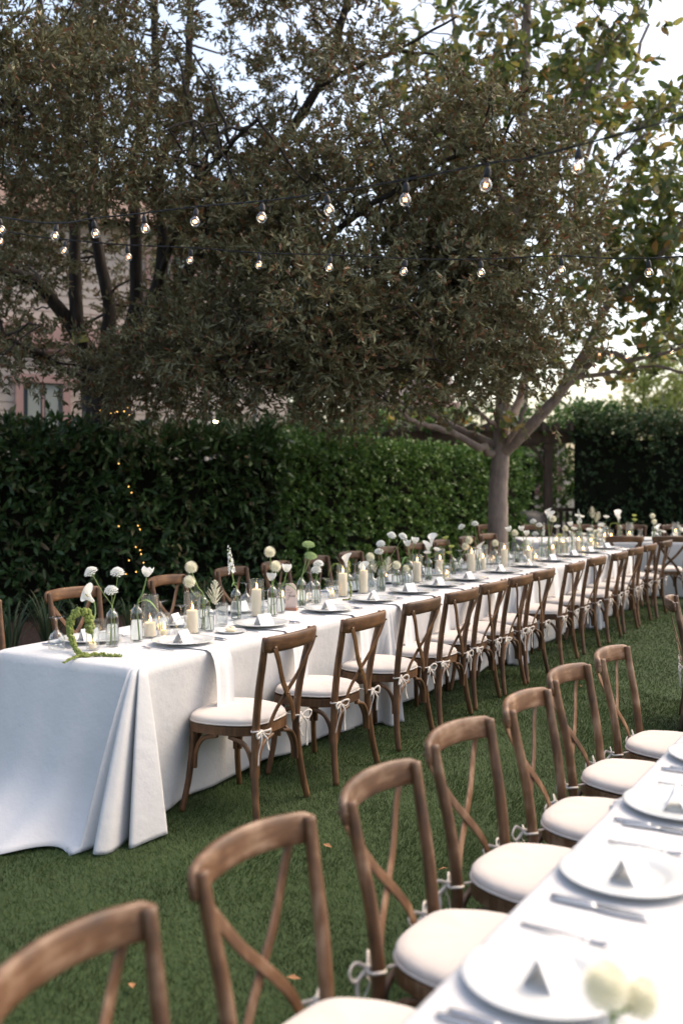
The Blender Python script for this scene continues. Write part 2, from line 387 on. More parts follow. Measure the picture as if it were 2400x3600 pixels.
def sfor(px):                                     # distance along the house wall for a pixel column
    k = (px-1200)/F; dx, dy = (a1.x-a0.x)/LH, (a1.y-a0.y)/LH
    return (k*a0.y-a0.x)/(dx-k*dy)
house('clapboard_house', 'cream clapboard house with pink trim seen behind the dark hedge', a0, a1, 6.6,
      bands=((4.32, .36, .28), (4.08, .12, .16)), wins=((sfor(150), 2.92, .74, 1.0), (sfor(600), 5.6, .8, 1.0)))
b0 = at(1330, 1400, 27); b1 = at(1590, 1400, 27.5)
house('pale_house', 'pale upper house wall with pink band beyond the pergola', b0, b1, 5.2, bands=((3.5, .35, .2), (5.0, .2, .25)), back=4, wins=((1.4, 4.25, .5, .8),))
# lattice-fronted shed seen through the pergola
def lattice():
    c = at(1872, 1690, 25); t = thing('lattice_shed', (c.x, c.y, 0), 'pink lattice-fronted shed seen through the pergola opening', 'shed')
    part('wall', MB().box((0, .8, 1.25), (1.7, 1.5, 2.5)), SIDING, t, False)
    part('roof', MB().box((0, .7, 2.6), (2.1, 2.0, .16)), PINK, t, False)
    part('sill', MB().box((0, -.02, 1.0), (1.7, .12, .3)), SIDING, t, False)
    part('panel', MB().box((0, .03, 1.65), (1.5, .03, 1.0)), plain('lattice_back', (.22, .12, .10), .8), t, False)
    bar = MB().box((0, 0, 0), (.035, .02, 1.35)).mesh('lattice_slat', PINK, False)
    for sg in (-1, 1):
        for k in range(9):
            o = link('lattice_slat', bar, t); o.location = (-.40+k*.10, -.0-.012*sg, 1.65); o.rotation_euler = (0, sg*R(45), 0); o.scale = (1, 1, .74)
lattice()

# ---------------------------------------------------------------- trees
def branchmesh(paths, seg=8):
    mb = MB()
    for pts, r0, r1 in paths:
        s = spline(pts, 5); n = len(s)
        s = [p+Vector(rng.normal(size=3))*(.012 if r0 < .1 else .004) for p in s]
        mb.tube(s, [r0+(r1-r0)*(i/(n-1))**.8 for i in range(n)], seg, cap=False)
    return mb
def ell(c, r, n, shell=.0):
    d = unit(rng.normal(size=(n, 3))); q = rng.random(n)[:, None]**(1/3.)
    q = shell+(1-shell)*q
    return np.array(c)+d*q*np.array(r), d
def single_leaves(parent, P, D, L, wd, mat):
    v, t = leaves(np.zeros((1, 3)), np.array([[0., 1., 0.]]), 1.0, wd/L, fold=.12, droop=.18, up=np.array([0., 0., 1.]), shape=7)
    me = npmesh('leaf', v, t, mat)
    for p, d in zip(P, D):
        o = link('leaf', me, parent); o.location = p; s = L*random.uniform(.75, 1.15)
        o.rotation_euler = (Vector(d).to_track_quat('Y', 'Z') @ Matrix.Rotation(random.uniform(-.7, .7), 3, 'Y').to_quaternion()).to_euler(); o.scale = (s, s, s)
# --- the big olive-leaved tree over the long table
TA = at(385, 1500, 12.6)
def px3(px, py, d): return at(px, py, d)
stems = [
 ([(TA.x, TA.y, 0), (TA.x, TA.y, 1.2), (TA.x-.02, TA.y, 2.35), (TA.x-.05, TA.y-.03, 3.0)], .34, .42),
 ([px3(365, 1330, 12.6), px3(290, 1200, 12.5), px3(205, 1080, 12.3), px3(110, 985, 12), px3(-60, 930, 11.5)], .2, .07),
 ([px3(330, 1330, 12.6), px3(275, 1150, 12.4), px3(265, 950, 12.4), px3(262, 700, 12.4), px3(235, 420, 12.3), px3(160, 150, 12.2), px3(120, -200, 12)], .17, .05),
 ([px3(360, 1320, 12.7), px3(385, 1100, 12.8), px3(350, 900, 12.8), px3(320, 700, 12.7), px3(345, 350, 12.6), px3(330, -150, 12.4)], .17, .05),
 ([px3(390, 1320, 12.6), px3(470, 1120, 12.4), px3(480, 880, 12.3), px3(470, 560, 12.2), px3(545, 300, 12.1), px3(535, -200, 12)], .18, .05),
 ([px3(410, 1310, 12.5), px3(540, 1060, 12.2), px3(575, 850, 12.1), px3(560, 600, 12), px3(650, 330, 12), px3(680, -200, 12)], .18, .05),
 ([px3(430, 1330, 12.5), px3(600, 1060, 12), px3(740, 830, 11.6), px3(900, 620, 11.2), px3(1120, 300, 10.8), px3(1250, -100, 10.5)], .17, .05),
 ([px3(410, 1340, 12.4), px3(640, 1180, 11.6), px3(950, 1080, 10.8), px3(1250, 990, 10.2), px3(1560, 900, 9.8)], .13, .035),
 ([px3(430, 1370, 12.3), px3(640, 1310, 11), px3(760, 1300, 10), px3(1000, 1230, 9.2), px3(1200, 1220, 8.8)], .09, .025),
 ([px3(330, 1340, 12.4), px3(230, 1300, 11.2), px3(140, 1240, 10.3), px3(20, 1180, 9.6)], .09, .025),
 ([px3(560, 1000, 12), px3(640, 760, 10.6), px3(760, 560, 9.6), px3(900, 420, 9)], .07, .02),
 ([px3(900, 1080, 10.9), px3(1180, 820, 9.8), px3(1500, 600, 9.3), px3(1760, 500, 9.2)], .07, .02),
 ([px3(262, 700, 12.4), px3(120, 560, 11), px3(-60, 420, 10)], .07, .02),
 ([px3(1120, 300, 10.8), px3(1350, 200, 10.6), px3(1600, 60, 10.4)], .05, .015),
]
olive = thing('olive_tree', (TA.x, TA.y, 0), 'big dark multi-stemmed olive-leaved tree rising behind the hedge over the long table', 'tree')
tr = branchmesh([(p, a*.62 if i else .27, b*.75 if i else .32) for i, (p, a, b) in enumerate(stems)], 10)
lobes = [ # px, py, depth, rx, ry (pixels), rdepth (m), twigs
 (150, 120, 11.0, 420, 330, 1.8, 900), (620, 60, 11.5, 420, 300, 1.8, 620), (1080, 60, 11.0, 330, 300, 1.6, 480), (1350, 40, 10.5, 300, 240, 1.3, 330),
 (-20, 560, 10.0, 360, 300, 1.4, 850), (420, 560, 11.4, 420, 280, 1.5, 760), (300, 620, 9.6, 400, 190, .8, 620), (800, 560, 10.6, 380, 250, 1.5, 560), (1200, 420, 10.2, 330, 240, 1.4, 520),
 (900, 860, 10.4, 360, 230, 1.5, 900), (1260, 780, 9.8, 400, 260, 1.4, 1250), (1640, 700, 9.6, 300, 220, 1.1, 700), (1620, 450, 9.6, 260, 190, 1.0, 360), (1850, 660, 9.8, 200, 150, .8, 230), (1800, 880, 9.7, 260, 190, .9, 520),
 (1180, 1080, 9.4, 480, 190, 1.3, 1400), (1520, 1050, 9.5, 360, 220, 1.1, 1100), (1800, 1110, 9.7, 230, 190, .8, 480), (820, 1200, 9.6, 340, 130, 1.2, 800),
 (580, 1320, 10.6, 330, 75, 1.0, 480), (950, 1330, 9.2, 300, 90, 1.0, 560), (1330, 1290, 9.3, 300, 140, 1.0, 760), (1660, 1250, 9.6, 230, 150, .8, 400),
 (60, 1235, 10.0, 230, 90, 1.0, 230), (20, 880, 9.8, 200, 150, 1.1, 200), (320, 1300, 10.2, 200, 45, .6, 150), (-190, 1050, 10, 220, 200, 1.2, 200), (130, 350, 9.2, 330, 230, 1.0, 480), (640, 330, 10.5, 380, 210, 1.4, 420),
 (60, 780, 13.6, 300, 230, .7, 420), (330, 820, 13.8, 260, 200, .7, 330), (120, 1060, 13.6, 260, 130, .6, 230), (420, 1080, 13.8, 240, 130, .6, 240), (680, 950, 13.4, 240, 220, .7, 380), (640, 1180, 13.0, 260, 100, .6, 260), (180, 500, 13.6, 360, 200, .7, 380),
 (1400, 1430, 9.2, 60, 70, .4, 35), (1900, 1380, 9.7, 70, 90, .4, 24), (1060, 1400, 9.2, 160, 60, .5, 70), (520, 1480, 11.0, 60, 70, .3, 25),
]
LP = []; sub = []
allpts = [(p, b) for pth, a, b in stems[1:] for p in spline(pth, 6)]
AP = np.array([p for p, b in allpts])
for (px, py, d, rx, ry, rd, n) in lobes:
    c = at(px, py, d); r = (rx*d/F, rd, ry*d/F)
    n = int(n*.86); k = max(4, n//36)                              # sub-clumps: uneven density with gaps
    cc, _ = ell(c, r, k, .25)
    for i in range(k):
        m = max(4, int(n/k*rng.uniform(.5, 1.5))); rr = rng.uniform(.22, .46)
        P, dd = ell(cc[i], (rr, rr, rr*.72), m, .35)
        D = dd*.8+np.array([0, -.12, .18])+rng.normal(size=dd.shape)*.35
        LP.append((P, D))
        if i % 2 == 0:
            q = np.argmin(((AP-cc[i])**2).sum(1)); p0 = Vector(AP[q]); p1 = Vector(cc[i]); m_ = (p0+p1)/2+Vector(rng.normal(size=3))*.18+Vector((0, 0, .1))
            sub.append(([p0, m_, p1], min(.04, .012+.008*(p1-p0).length), .005))
P = np.concatenate([a for a, b in LP]); D = np.concatenate([b for a, b in LP])
V, T = twigs(P, D, 13, .17, .077, .0235, .85)
M0 = Matrix.Translation(-Vector((TA.x, TA.y, 0)))
def shift(V, o): return V-np.array([o[0], o[1], o[2]])
def shiftmb(mb, o): mb.v = [(a-o[0], b-o[1], c-o[2]) for a, b, c in mb.v]; return mb
O = (TA.x, TA.y, 0)
part('trunk', shiftmb(tr, O), BARKD, olive)
tag(part('branch', shiftmb(branchmesh(sub, 5), O), BARKD, olive), kind='stuff')
tag(link('crown', npmesh('crown', shift(V, O), T, OLIVE), olive), kind='stuff')
# yellow paper tag nailed to the stem
tg = link('paper_tag', MB().box((0, 0, 0), (.19, .012, .13)).mesh('paper_tag', YTAG, False)); tg.location = at(283, 1186, 12.25); tg.rotation_euler = (R(-8), R(-9), R(12))
tag(tg, 'small yellow tag fixed to a stem of the olive-leaved tree', 'tag')
# fairy lights wound round the trunk
fl = thing('fairy_light_string', (TA.x, TA.y-.5, 1.5), 'string of tiny warm fairy lights wound round the olive trunk', 'fairy lights')
fb = MB().ball((0, 0, 0), .0065, 6, 4).mesh('fairy_bulb', FAIRY)
cw = []
fp = [(353, 1443), (374, 1462), (366, 1474), (390, 1452), (406, 1450), (413, 1447), (437, 1446), (449, 1432), (462, 1438), (455, 1460), (463, 1476), (430, 1464)]
for px, py in fp:
    p = at(px, py, 12.12); o = link('fairy_bulb', fb, fl); o.location = p-fl.location; cw.append(p-fl.location)
for px, py in [(418, 1630), (453, 1711), (463, 1732), (486, 1848), (493, 1861), (478, 1923), (493, 1934), (497, 1948), (454, 1970), (505, 1978), (479, 2010), (443, 2018), (418, 1850)]:
    p = at(px, py, 11.2); o = link('fairy_bulb', fb, fl); o.location = p-fl.location; cw.append(p-fl.location)
part('wire', MB().tube(spline(cw, 3), .002, 4), BLACK, fl)

# --- broad-leaved tree by the far end of the table
TB = at(1752, 1800, 13.4)
tb = thing('broadleaf_tree', (TB.x, TB.y, 0), 'grey-trunked broad-leaved tree beside the far end of the long table', 'tree')
g = lambda px, py, d=13.4: at(px, py, d)
bs = [
 ([(TB.x-.02, TB.y, 0), g(1748, 1850), g(1752, 1700), g(1762, 1560), g(1765, 1440), g(1775, 1330), g(1790, 1150), g(1800, 900), g(1830, 560), g(1850, 100), g(1850, -300)], .155, .05),
 ([g(1765, 1590), g(1820, 1540, 13.2), g(1900, 1460, 13.0), g(1975, 1370, 12.8), g(2060, 1230, 12.6), g(2130, 1080, 12.5), g(2220, 1000, 12.4), g(2330, 880, 12.2), g(2450, 700, 12)], .10, .03),
 ([g(1960, 1390, 12.85), g(2040, 1310, 12.7), g(2130, 1240, 12.5), g(2230, 1265, 12.3), g(2420, 1215, 12)], .06, .02),
 ([g(2030, 1325, 12.7), g(2180, 1310, 12.5), g(2300, 1290, 12.3), g(2480, 1320, 12)], .035, .015),
 ([g(1745, 1600), g(1660, 1560, 13.1), g(1560, 1510, 12.9), g(1470, 1490, 12.7), g(1400, 1440, 12.5)], .06, .025),
 ([g(1740, 1570), g(1640, 1520, 13.5), g(1520, 1460, 13.6), g(1440, 1430, 13.7), g(1340, 1380, 13.8)], .055, .02),
 ([g(1770, 1580), g(1800, 1530, 13.1), g(1830, 1470, 13.0), g(1850, 1380, 12.9), g(1840, 1250, 12.9)], .05, .015),
 ([g(1795, 1480, 13.5), g(1830, 1380, 13.8), g(1870, 1200, 14), g(1990, 900, 14.2), g(2060, 550, 14.4), g(2200, 300, 14.5), g(2280, 80, 14.5)], .07, .02),
 ([g(1800, 900), g(1900, 700, 13.2), g(2000, 450, 13), g(2120, 200, 12.8), g(2260, 20, 12.6)], .06, .015),
 ([g(1740, 1500, 13.3), g(1690, 1450, 13), g(1640, 1390, 12.8)], .035, .012),
 ([g(1810, 800), g(1700, 560, 13.6), g(1620, 250, 13.8), g(1560, -100, 14)], .06, .02),
 ([g(2130, 1080, 12.5), g(2100, 820, 12.4), g(2160, 560, 12.3)], .035, .012),
]
part('trunk', shiftmb(branchmesh(bs, 10), (TB.x, TB.y, 0)), BARKG, tb)
bl = [(1640, 140, 13.6, 260, 260, 1.6, 150), (1900, 130, 13.6, 260, 230, 1.6, 170), (2110, 60, 13.2, 170, 150, 1.2, 70), (1750, 420, 13.6, 280, 230, 1.6, 180), (2000, 420, 13.4, 200, 200, 1.3, 105), (2150, 250, 13.2, 130, 160, 1, 50),
      (1480, 420, 13.9, 240, 280, 1.4, 110), (1560, 700, 13.9, 300, 220, 1.4, 120), (1900, 720, 13.8, 220, 230, 1.4, 110), (2190, 760, 12.6, 220, 190, 1.2, 150), (2350, 520, 12.4, 140, 200, 1, 80), (2370, 800, 12.2, 150, 220, 1.1, 120), (2240, 430, 12.6, 90, 50, .4, 14),
      (2080, 960, 12.8, 200, 160, 1.2, 80), (2290, 1000, 12.4, 170, 120, .9, 48), (2150, 1180, 12.6, 170, 110, .9, 36), (2360, 1080, 12.2, 100, 160, .8, 38), (1980, 1180, 13, 160, 130, .9, 30), (2070, 1330, 12.6, 160, 60, .6, 15), (2330, 1270, 12.2, 120, 60, .6, 16),
      (1330, 1400, 13.8, 160, 110, .8, 36), (1480, 1380, 13.4, 140, 100, .8, 26), (1800, 1180, 13.6, 200, 160, 1, 36), (1650, 1180, 13.8, 200, 200, 1, 60), (1250, 1180, 13.8, 260, 160, 1, 60), (1720, 1420, 13.3, 140, 70, .7, 18)]
LP = []; sub = []
AP = np.array([p for pth, a, b in bs for p in spline(pth, 6)])
for (px, py, d, rx, ry, rd, n) in bl:
    c = at(px, py, d); n = int(n*.55); P, dd = ell(c, (rx*d/F, rd, ry*d/F), n, .2)
    LP.append((P, dd*.4+rng.normal(size=dd.shape)*.6+np.array([0, 0, -.1])))
    for i in range(0, n, 3):
        q = np.argmin(((AP-P[i])**2).sum(1)); p0 = Vector(AP[q]); p1 = Vector(P[i])
        sub.append(([p0, (p0+p1)/2+Vector(rng.normal(size=3))*.12, p1], min(.018, .006+.006*(p1-p0).length), .004))
P = np.concatenate([a for a, b in LP]); D = np.concatenate([b for a, b in LP])
k = np.argsort(P[:, 1])[:90]; single_leaves(tb, np.repeat(P[k], 3, 0)+rng.normal(size=(270, 3))*.1-np.array([TB.x, TB.y, 0]), np.repeat(D[k], 3, 0)+rng.normal(size=(270, 3))*.5, .135, .064, MAGN1)
V, T = twigs(P, D, 10, .34, .165, .078, .95, shape=7, fold=.12, droop=.18)
tag(part('branch', shiftmb(branchmesh(sub, 5), (TB.x, TB.y, 0)), BARKG, tb), kind='stuff')
tag(link('crown', npmesh('crown', shift(V, (TB.x, TB.y, 0)), T, MAGN), tb), kind='stuff')

def simple_tree(name, label, base, h, crown, mat, bark, n, ll, lw, r0=.12, lean=(0, 0), group=None):
    t = thing(name, (base[0], base[1], 0), label, 'tree', group)
    top = Vector((lean[0], lean[1], h))
    paths = [([(0, 0, 0), top*.35+Vector((.1, 0, 0)), top*.7, top], r0, r0*.35)]
    LP = []
    for (cx, cy, cz, rx, ry, rz, f) in crown:
        P, dd = ell((cx, cy, cz), (rx, ry, rz), int(n*f), .3); LP.append((P, dd+rng.normal(size=dd.shape)*.4))
        paths.append(([top*.55, (top*.8+Vector((cx, cy, cz)))/2, (cx, cy, cz)], r0*.4, .015))
    part('trunk', branchmesh(paths, 7), bark, t)
    V, T = twigs(np.concatenate([a for a, b in LP]), np.concatenate([b for a, b in LP]), 9, .4, ll, lw, 1)
    tag(link('crown', npmesh('crown', V, T, mat), t), kind='stuff'); return t
b = at(2330, 1672, 30)
simple_tree('distant_tree', 'pale yellow-green tree far beyond the dark vine hedge', b, 4.2,
            [(.2, 0, 4.3, 1.2, 1.2, 1.0, .3), (.7, 0, 5.2, 1.1, 1.2, .9, .25), (-.5, 0, 3.3, 1.0, 1, .9, .25), (1.2, .2, 3.4, 1.2, 1, 1.2, .3)], PALE, BARKP, 560, .2, .09)
for q, (px, d, ln, lab) in enumerate([(690, 17.5, (.55, 0), 'pale slender trunk leaning right behind the dark hedge'), (745, 18.3, (.25, 0), 'pale thin trunk beside the house corner, nearly upright'), (840, 16.8, (.75, .1), 'pale thin trunk leaning hard right over the ivy hedge')]):
    b = at(px-35, 1672, d)
    simple_tree('slender_tree', lab, b, 5.0, [(ln[0], 0, 5.2, 1.0, .8, .9, .5), (ln[0]+.6, .1, 4.6, .9, .7, .7, .5)], VINE, BARKP, 160, .12, .05, .085 if q else .12, ln, 'pale slender trees behind the hedge')
# big backdrop trees outside the olive's gaps so that no bare horizon shows
for q, (px, d, hh, lab) in enumerate([(1120, 23, 4.2, 'dark green rounded tree between the two houses'), (860, 24, 4.6, 'olive-green tree standing behind the pale slender trunks')]):
    b = at(px, 1672, d)
    simple_tree('garden_tree', lab, b, hh*.8, [(0, 0, hh*.75, 1.5, 1.2, 1.1, .5), (.8, 0, hh*.5, 1.3, 1, 1.0, .3), (-.9, 0, hh*.45, 1.2, 1, 1.0, .3)], VINE, BARKD, 700, .16, .07, .14)

# ---------------------------------------------------------------- hedges
def hedge(name, label, a, b, h0, h1, th, mat, n, ll, lw, shape, cat='hedge', hang=-.25, rough=.22, core=CORE, single=None):
    a, b = Vector(a), Vector(b); d = b-a; L = d.length; d.normalize(); nrm = Vector((d.y, -d.x, 0))    # front side faces the camera
    t = thing(name, a, label, cat)
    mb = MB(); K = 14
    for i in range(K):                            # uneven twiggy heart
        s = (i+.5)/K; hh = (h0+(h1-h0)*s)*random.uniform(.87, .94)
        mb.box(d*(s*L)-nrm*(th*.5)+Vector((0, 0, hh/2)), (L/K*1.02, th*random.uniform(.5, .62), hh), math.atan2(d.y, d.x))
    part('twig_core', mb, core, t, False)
    nd = np.array(d); nn = np.array(nrm)
    def surf(m):
        s = rng.random(m); z = rng.random(m)**.95; top = rng.random(m) < th/(th+1.9)*1.3
        H = h0+(h1-h0)*s; bul = .5*np.sin(s*L*2.3+np.sin(z*5)*1.1)*np.sin(z*6.2+s*L*1.4)+.4*np.sin(s*L*5.1)*np.sin(z*11)
        out = rough*bul*.45-np.abs(rng.normal(size=m))*rough*.55
        zz = np.where(top, H+rng.normal(size=m)*(.05+.08*rough)+bul*(.04+.14*rough)-.03, z*H); o = np.where(top, -rng.random(m)*th, out)
        P = nd*(s*L)[:, None]+nn*o[:, None]; P[:, 2] += zz
        D = nn*np.where(top, .15, .75)[:, None]+rng.normal(size=(m, 3))*.55; D[:, 2] += np.where(top, .55, hang)
        return P, D
    P, D = surf(n)
    V, T = twigs(P, D, 7, ll*1.9, ll, lw, .8, shape, fold=.1, droop=.2)
    tag(link('foliage', npmesh('foliage', V, T, mat), t), kind='stuff')
    if single:
        P, D = surf(900); k = np.argsort(-(P @ nn)+rng.random(900)*.05)[:280]; single_leaves(t, P[k]+nn*.07, D[k], ll*1.1, lw*1.1, single)
    return t
hedge('laurel_hedge', 'dark large-leaved laurel hedge below the olive-leaved tree', (-5.2, 10.7, 0), (-.75, 13.0, 0), 2.08, 2.08, 1.0, LAUREL, 2700, .125, .044, 7, rough=.42, single=LAUREL1)
hedge('ivy_hedge', 'bright green clipped ivy hedge between dark hedge and grey trunk', (-.85, 12.9, 0), (3.35, 18.0, 0), 2.10, 1.98, .9, IVY, 4600, .07, .045, 4, rough=.16)
hedge('vine_hedge', 'dark tangled vine hedge beside the pergola behind the head table', (4.42, 18.95, 0), (9.5, 17.6, 0), 2.66, 2.55, 1.2, VINE, 4200, .085, .045, 4, rough=.85)
hedge('back_shrub', 'soft green shrubbery behind the ivy hedge under the tree', (-2.6, 20.0, 0), (3.6, 22.5, 0), 2.75, 2.35, 1.2, VINE, 1500, .11, .05, 4, 'shrub', rough=.5)
hedge('far_hedge', 'mid green hedge behind the pergola opening', (3.0, 24.0, 0), (4.75, 24.2, 0), 2.3, 2.3, .8, IVY, 320, .1, .06, 4, rough=.3)

# strap-leaved plants and low shrubs in the bed
def strap_plant(p, n, h, label, lean=0):
    t = thing('strappy_plant', p, label, 'plant', 'strap-leaved plants in the bed')
    mb = MB()
    for i in range(n):
        a = random.uniform(0, 6.28); r = random.uniform(.25, .75)*h; hh = h*random.uniform(.6, 1.05); wv = random.uniform(.006, .011)
        pts = [Vector((.03*math.cos(a), .03*math.sin(a), 0)), Vector((r*.35*math.cos(a), r*.35*math.sin(a), hh*.65)), Vector((r*.75*math.cos(a)+lean, r*.75*math.sin(a), hh)), Vector((r*1.2*math.cos(a)+lean, r*1.2*math.sin(a), hh*.88))]
        s = spline(pts, 3); sd_ = Vector((-math.sin(a), math.cos(a), 0)); m = len(s); vs = []
        for k, q in enumerate(s):
            ww = wv*(1-(k/(m-1))**2); vs += [q-sd_*ww, q+sd_*ww]
        mb.add(vs, [(2*k, 2*k+1, 2*k+3, 2*k+2) for k in range(m-1)])
    tag(link('foliage', mb.mesh('foliage', STRAP, False), t), kind='stuff')
for (px, d, h, n, lab) in [(40, 9.2, .5, 40, 'strappy plant behind the first hedge-side chair'), (175, 9.4, .6, 45, 'fuller strappy plant behind the second hedge-side chair'), (285, 9.6, .5, 40, 'dark strappy plant beside the second hedge-side chair'), (455, 10.3, .4, 25, 'low strappy plant between second and third hedge-side chairs'), (720, 10.4, .65, 40, 'arching strappy plant behind the third hedge-side chair'), (905, 11.4, .4, 25, 'strappy plant behind the fourth hedge-side chair'), (1240, 12.6, .7, 45, 'grassy tuft at the foot of the ivy hedge')]:
    p = at(px, 1672, d); strap_plant((p.x, p.y, -.02), n, h, lab)

# ---------------------------------------------------------------- pergola
def pergola():
    c = at(1925, 1672, 19.6); o = Vector((c.x, c.y, 0))
    t = thing('pergola', o, 'dark wooden pergola with vine-covered rafters behind the grey trunk', 'pergola')
    pm = MB().box((0, 0, 1.15), (.15, .15, 2.3)).box((0, 0, .08), (.22, .22, .16)).box((0, 0, 2.22), (.2, .2, .1)).mesh('post', PWOOD, False)
    for (x, y) in ((0, 0), (-2.55, .1), (.55, 2.2), (-2.55, 2.3)):
        q = link('post', pm, t); q.location = (x, y, 0)
    bmm = MB().box((0, 0, 0), (3.9, .09, .22)).mesh('beam', PWOOD, False)
    for y in (-.06, 2.25):
        q = link('beam', bmm, t); q.location = (-1.25, y, 2.41)
    rm = MB().box((0, 0, 0), (.055, 3.2, .15)).mesh('rafter', PWOOD, False)
    for k in range(15):
        q = link('rafter', rm, t); q.location = (-3.1+k*.265, 1.05, 2.595)
    br = MB().tube(spline([(0, 0, 1.85), (.13, 0, 2.12), (.36, 0, 2.29)], 4), 1, 4, flat=(.035, .035)).mesh('brace', PWOOD, False)
    for x, sgn in ((0, -1), (-2.55, 1)):
        q = link('brace', br, t); q.location = (x+sgn*.08, .0, 0); q.scale = (sgn, 1, 1)
    rl = part('railing', MB().box((.33, .02, .99), (.66, .13, .07)).box((.33, .02, .2), (.6, .07, .07)), PWOOD, t, False)
    bal = MB().box((0, 0, .58), (.06, .05, .74)).mesh('baluster', PWOOD, False)
    for k in range(4):
        q = link('baluster', bal, rl); q.location = (.13+k*.125, .02, 0)
    LPp = []
    for (x, y, z, rx, ry, rz, n) in ((-2.7, .3, 2.75, .9, .9, .16, 150), (-1.4, .3, 2.8, 1.1, .9, .18, 190), (.1, .2, 2.82, .9, .8, .2, 200), (.9, .5, 2.75, .7, .9, .32, 240), (.40, 1.2, 1.55, .30, .3, .95, 300)):
        P, dd = ell((x, y, z), (rx, ry, rz), n, .2); LPp.append((P, dd+rng.normal(size=dd.shape)*.5))
    V, T = twigs(np.concatenate([a for a, b in LPp]), np.concatenate([b for a, b in LPp]), 9, .2, .09, .05, 1)
    vt = thing('pergola_vine', o, 'green vine sprawling over the pergola rafters', 'vine')
    tag(link('foliage', npmesh('foliage', V, T, IVY), vt), kind='stuff')
pergola()
# dark covered shape and lamp seen between hedge and pergola
gx = at(1845, 1672, 18.4)
gr = thing('covered_grill', (gx.x, gx.y, 0), 'black covered grill standing between ivy hedge and pergola', 'grill')
part('cover', MB().lathe([(0, 1.02), (.22, 1.0), (.36, .9), (.40, .6), (.43, .1), (.44, .0)], 14, ripple=lambda i: .02*(i % 2)), BLACK, gr)
part('shelf', MB().box((.5, 0, .74), (.3, .4, .04)), BLACK, gr, False)
lp = thing('garden_lamp', at(760, 1482, 17.0)-Vector((0, 0, .12)), 'small pair of lit lamps glowing behind the dark hedge', 'lamp')
part('bulb', MB().ball((-.03, 0, .12), .018, 10, 6), LAMPG, lp); part('bulb', MB().ball((.025, .0, .12), .028, 10, 6), LAMPG, lp); part('bracket', MB().box((0, .06, .03), (.2, .05, .05)).box((0, .1, -1.0), (.05, .05, 2.1)), BLACK, lp, False)
pl = thing('utility_pole', at(2043, 1672, 60).xy.to_3d(), 'thin pole rising above the vine hedge against the white sky', 'pole')
part('shaft', MB().tube([(0, 0, 0), (0, 0, 5.4)], [.11, .09], 8), BARKG, pl)
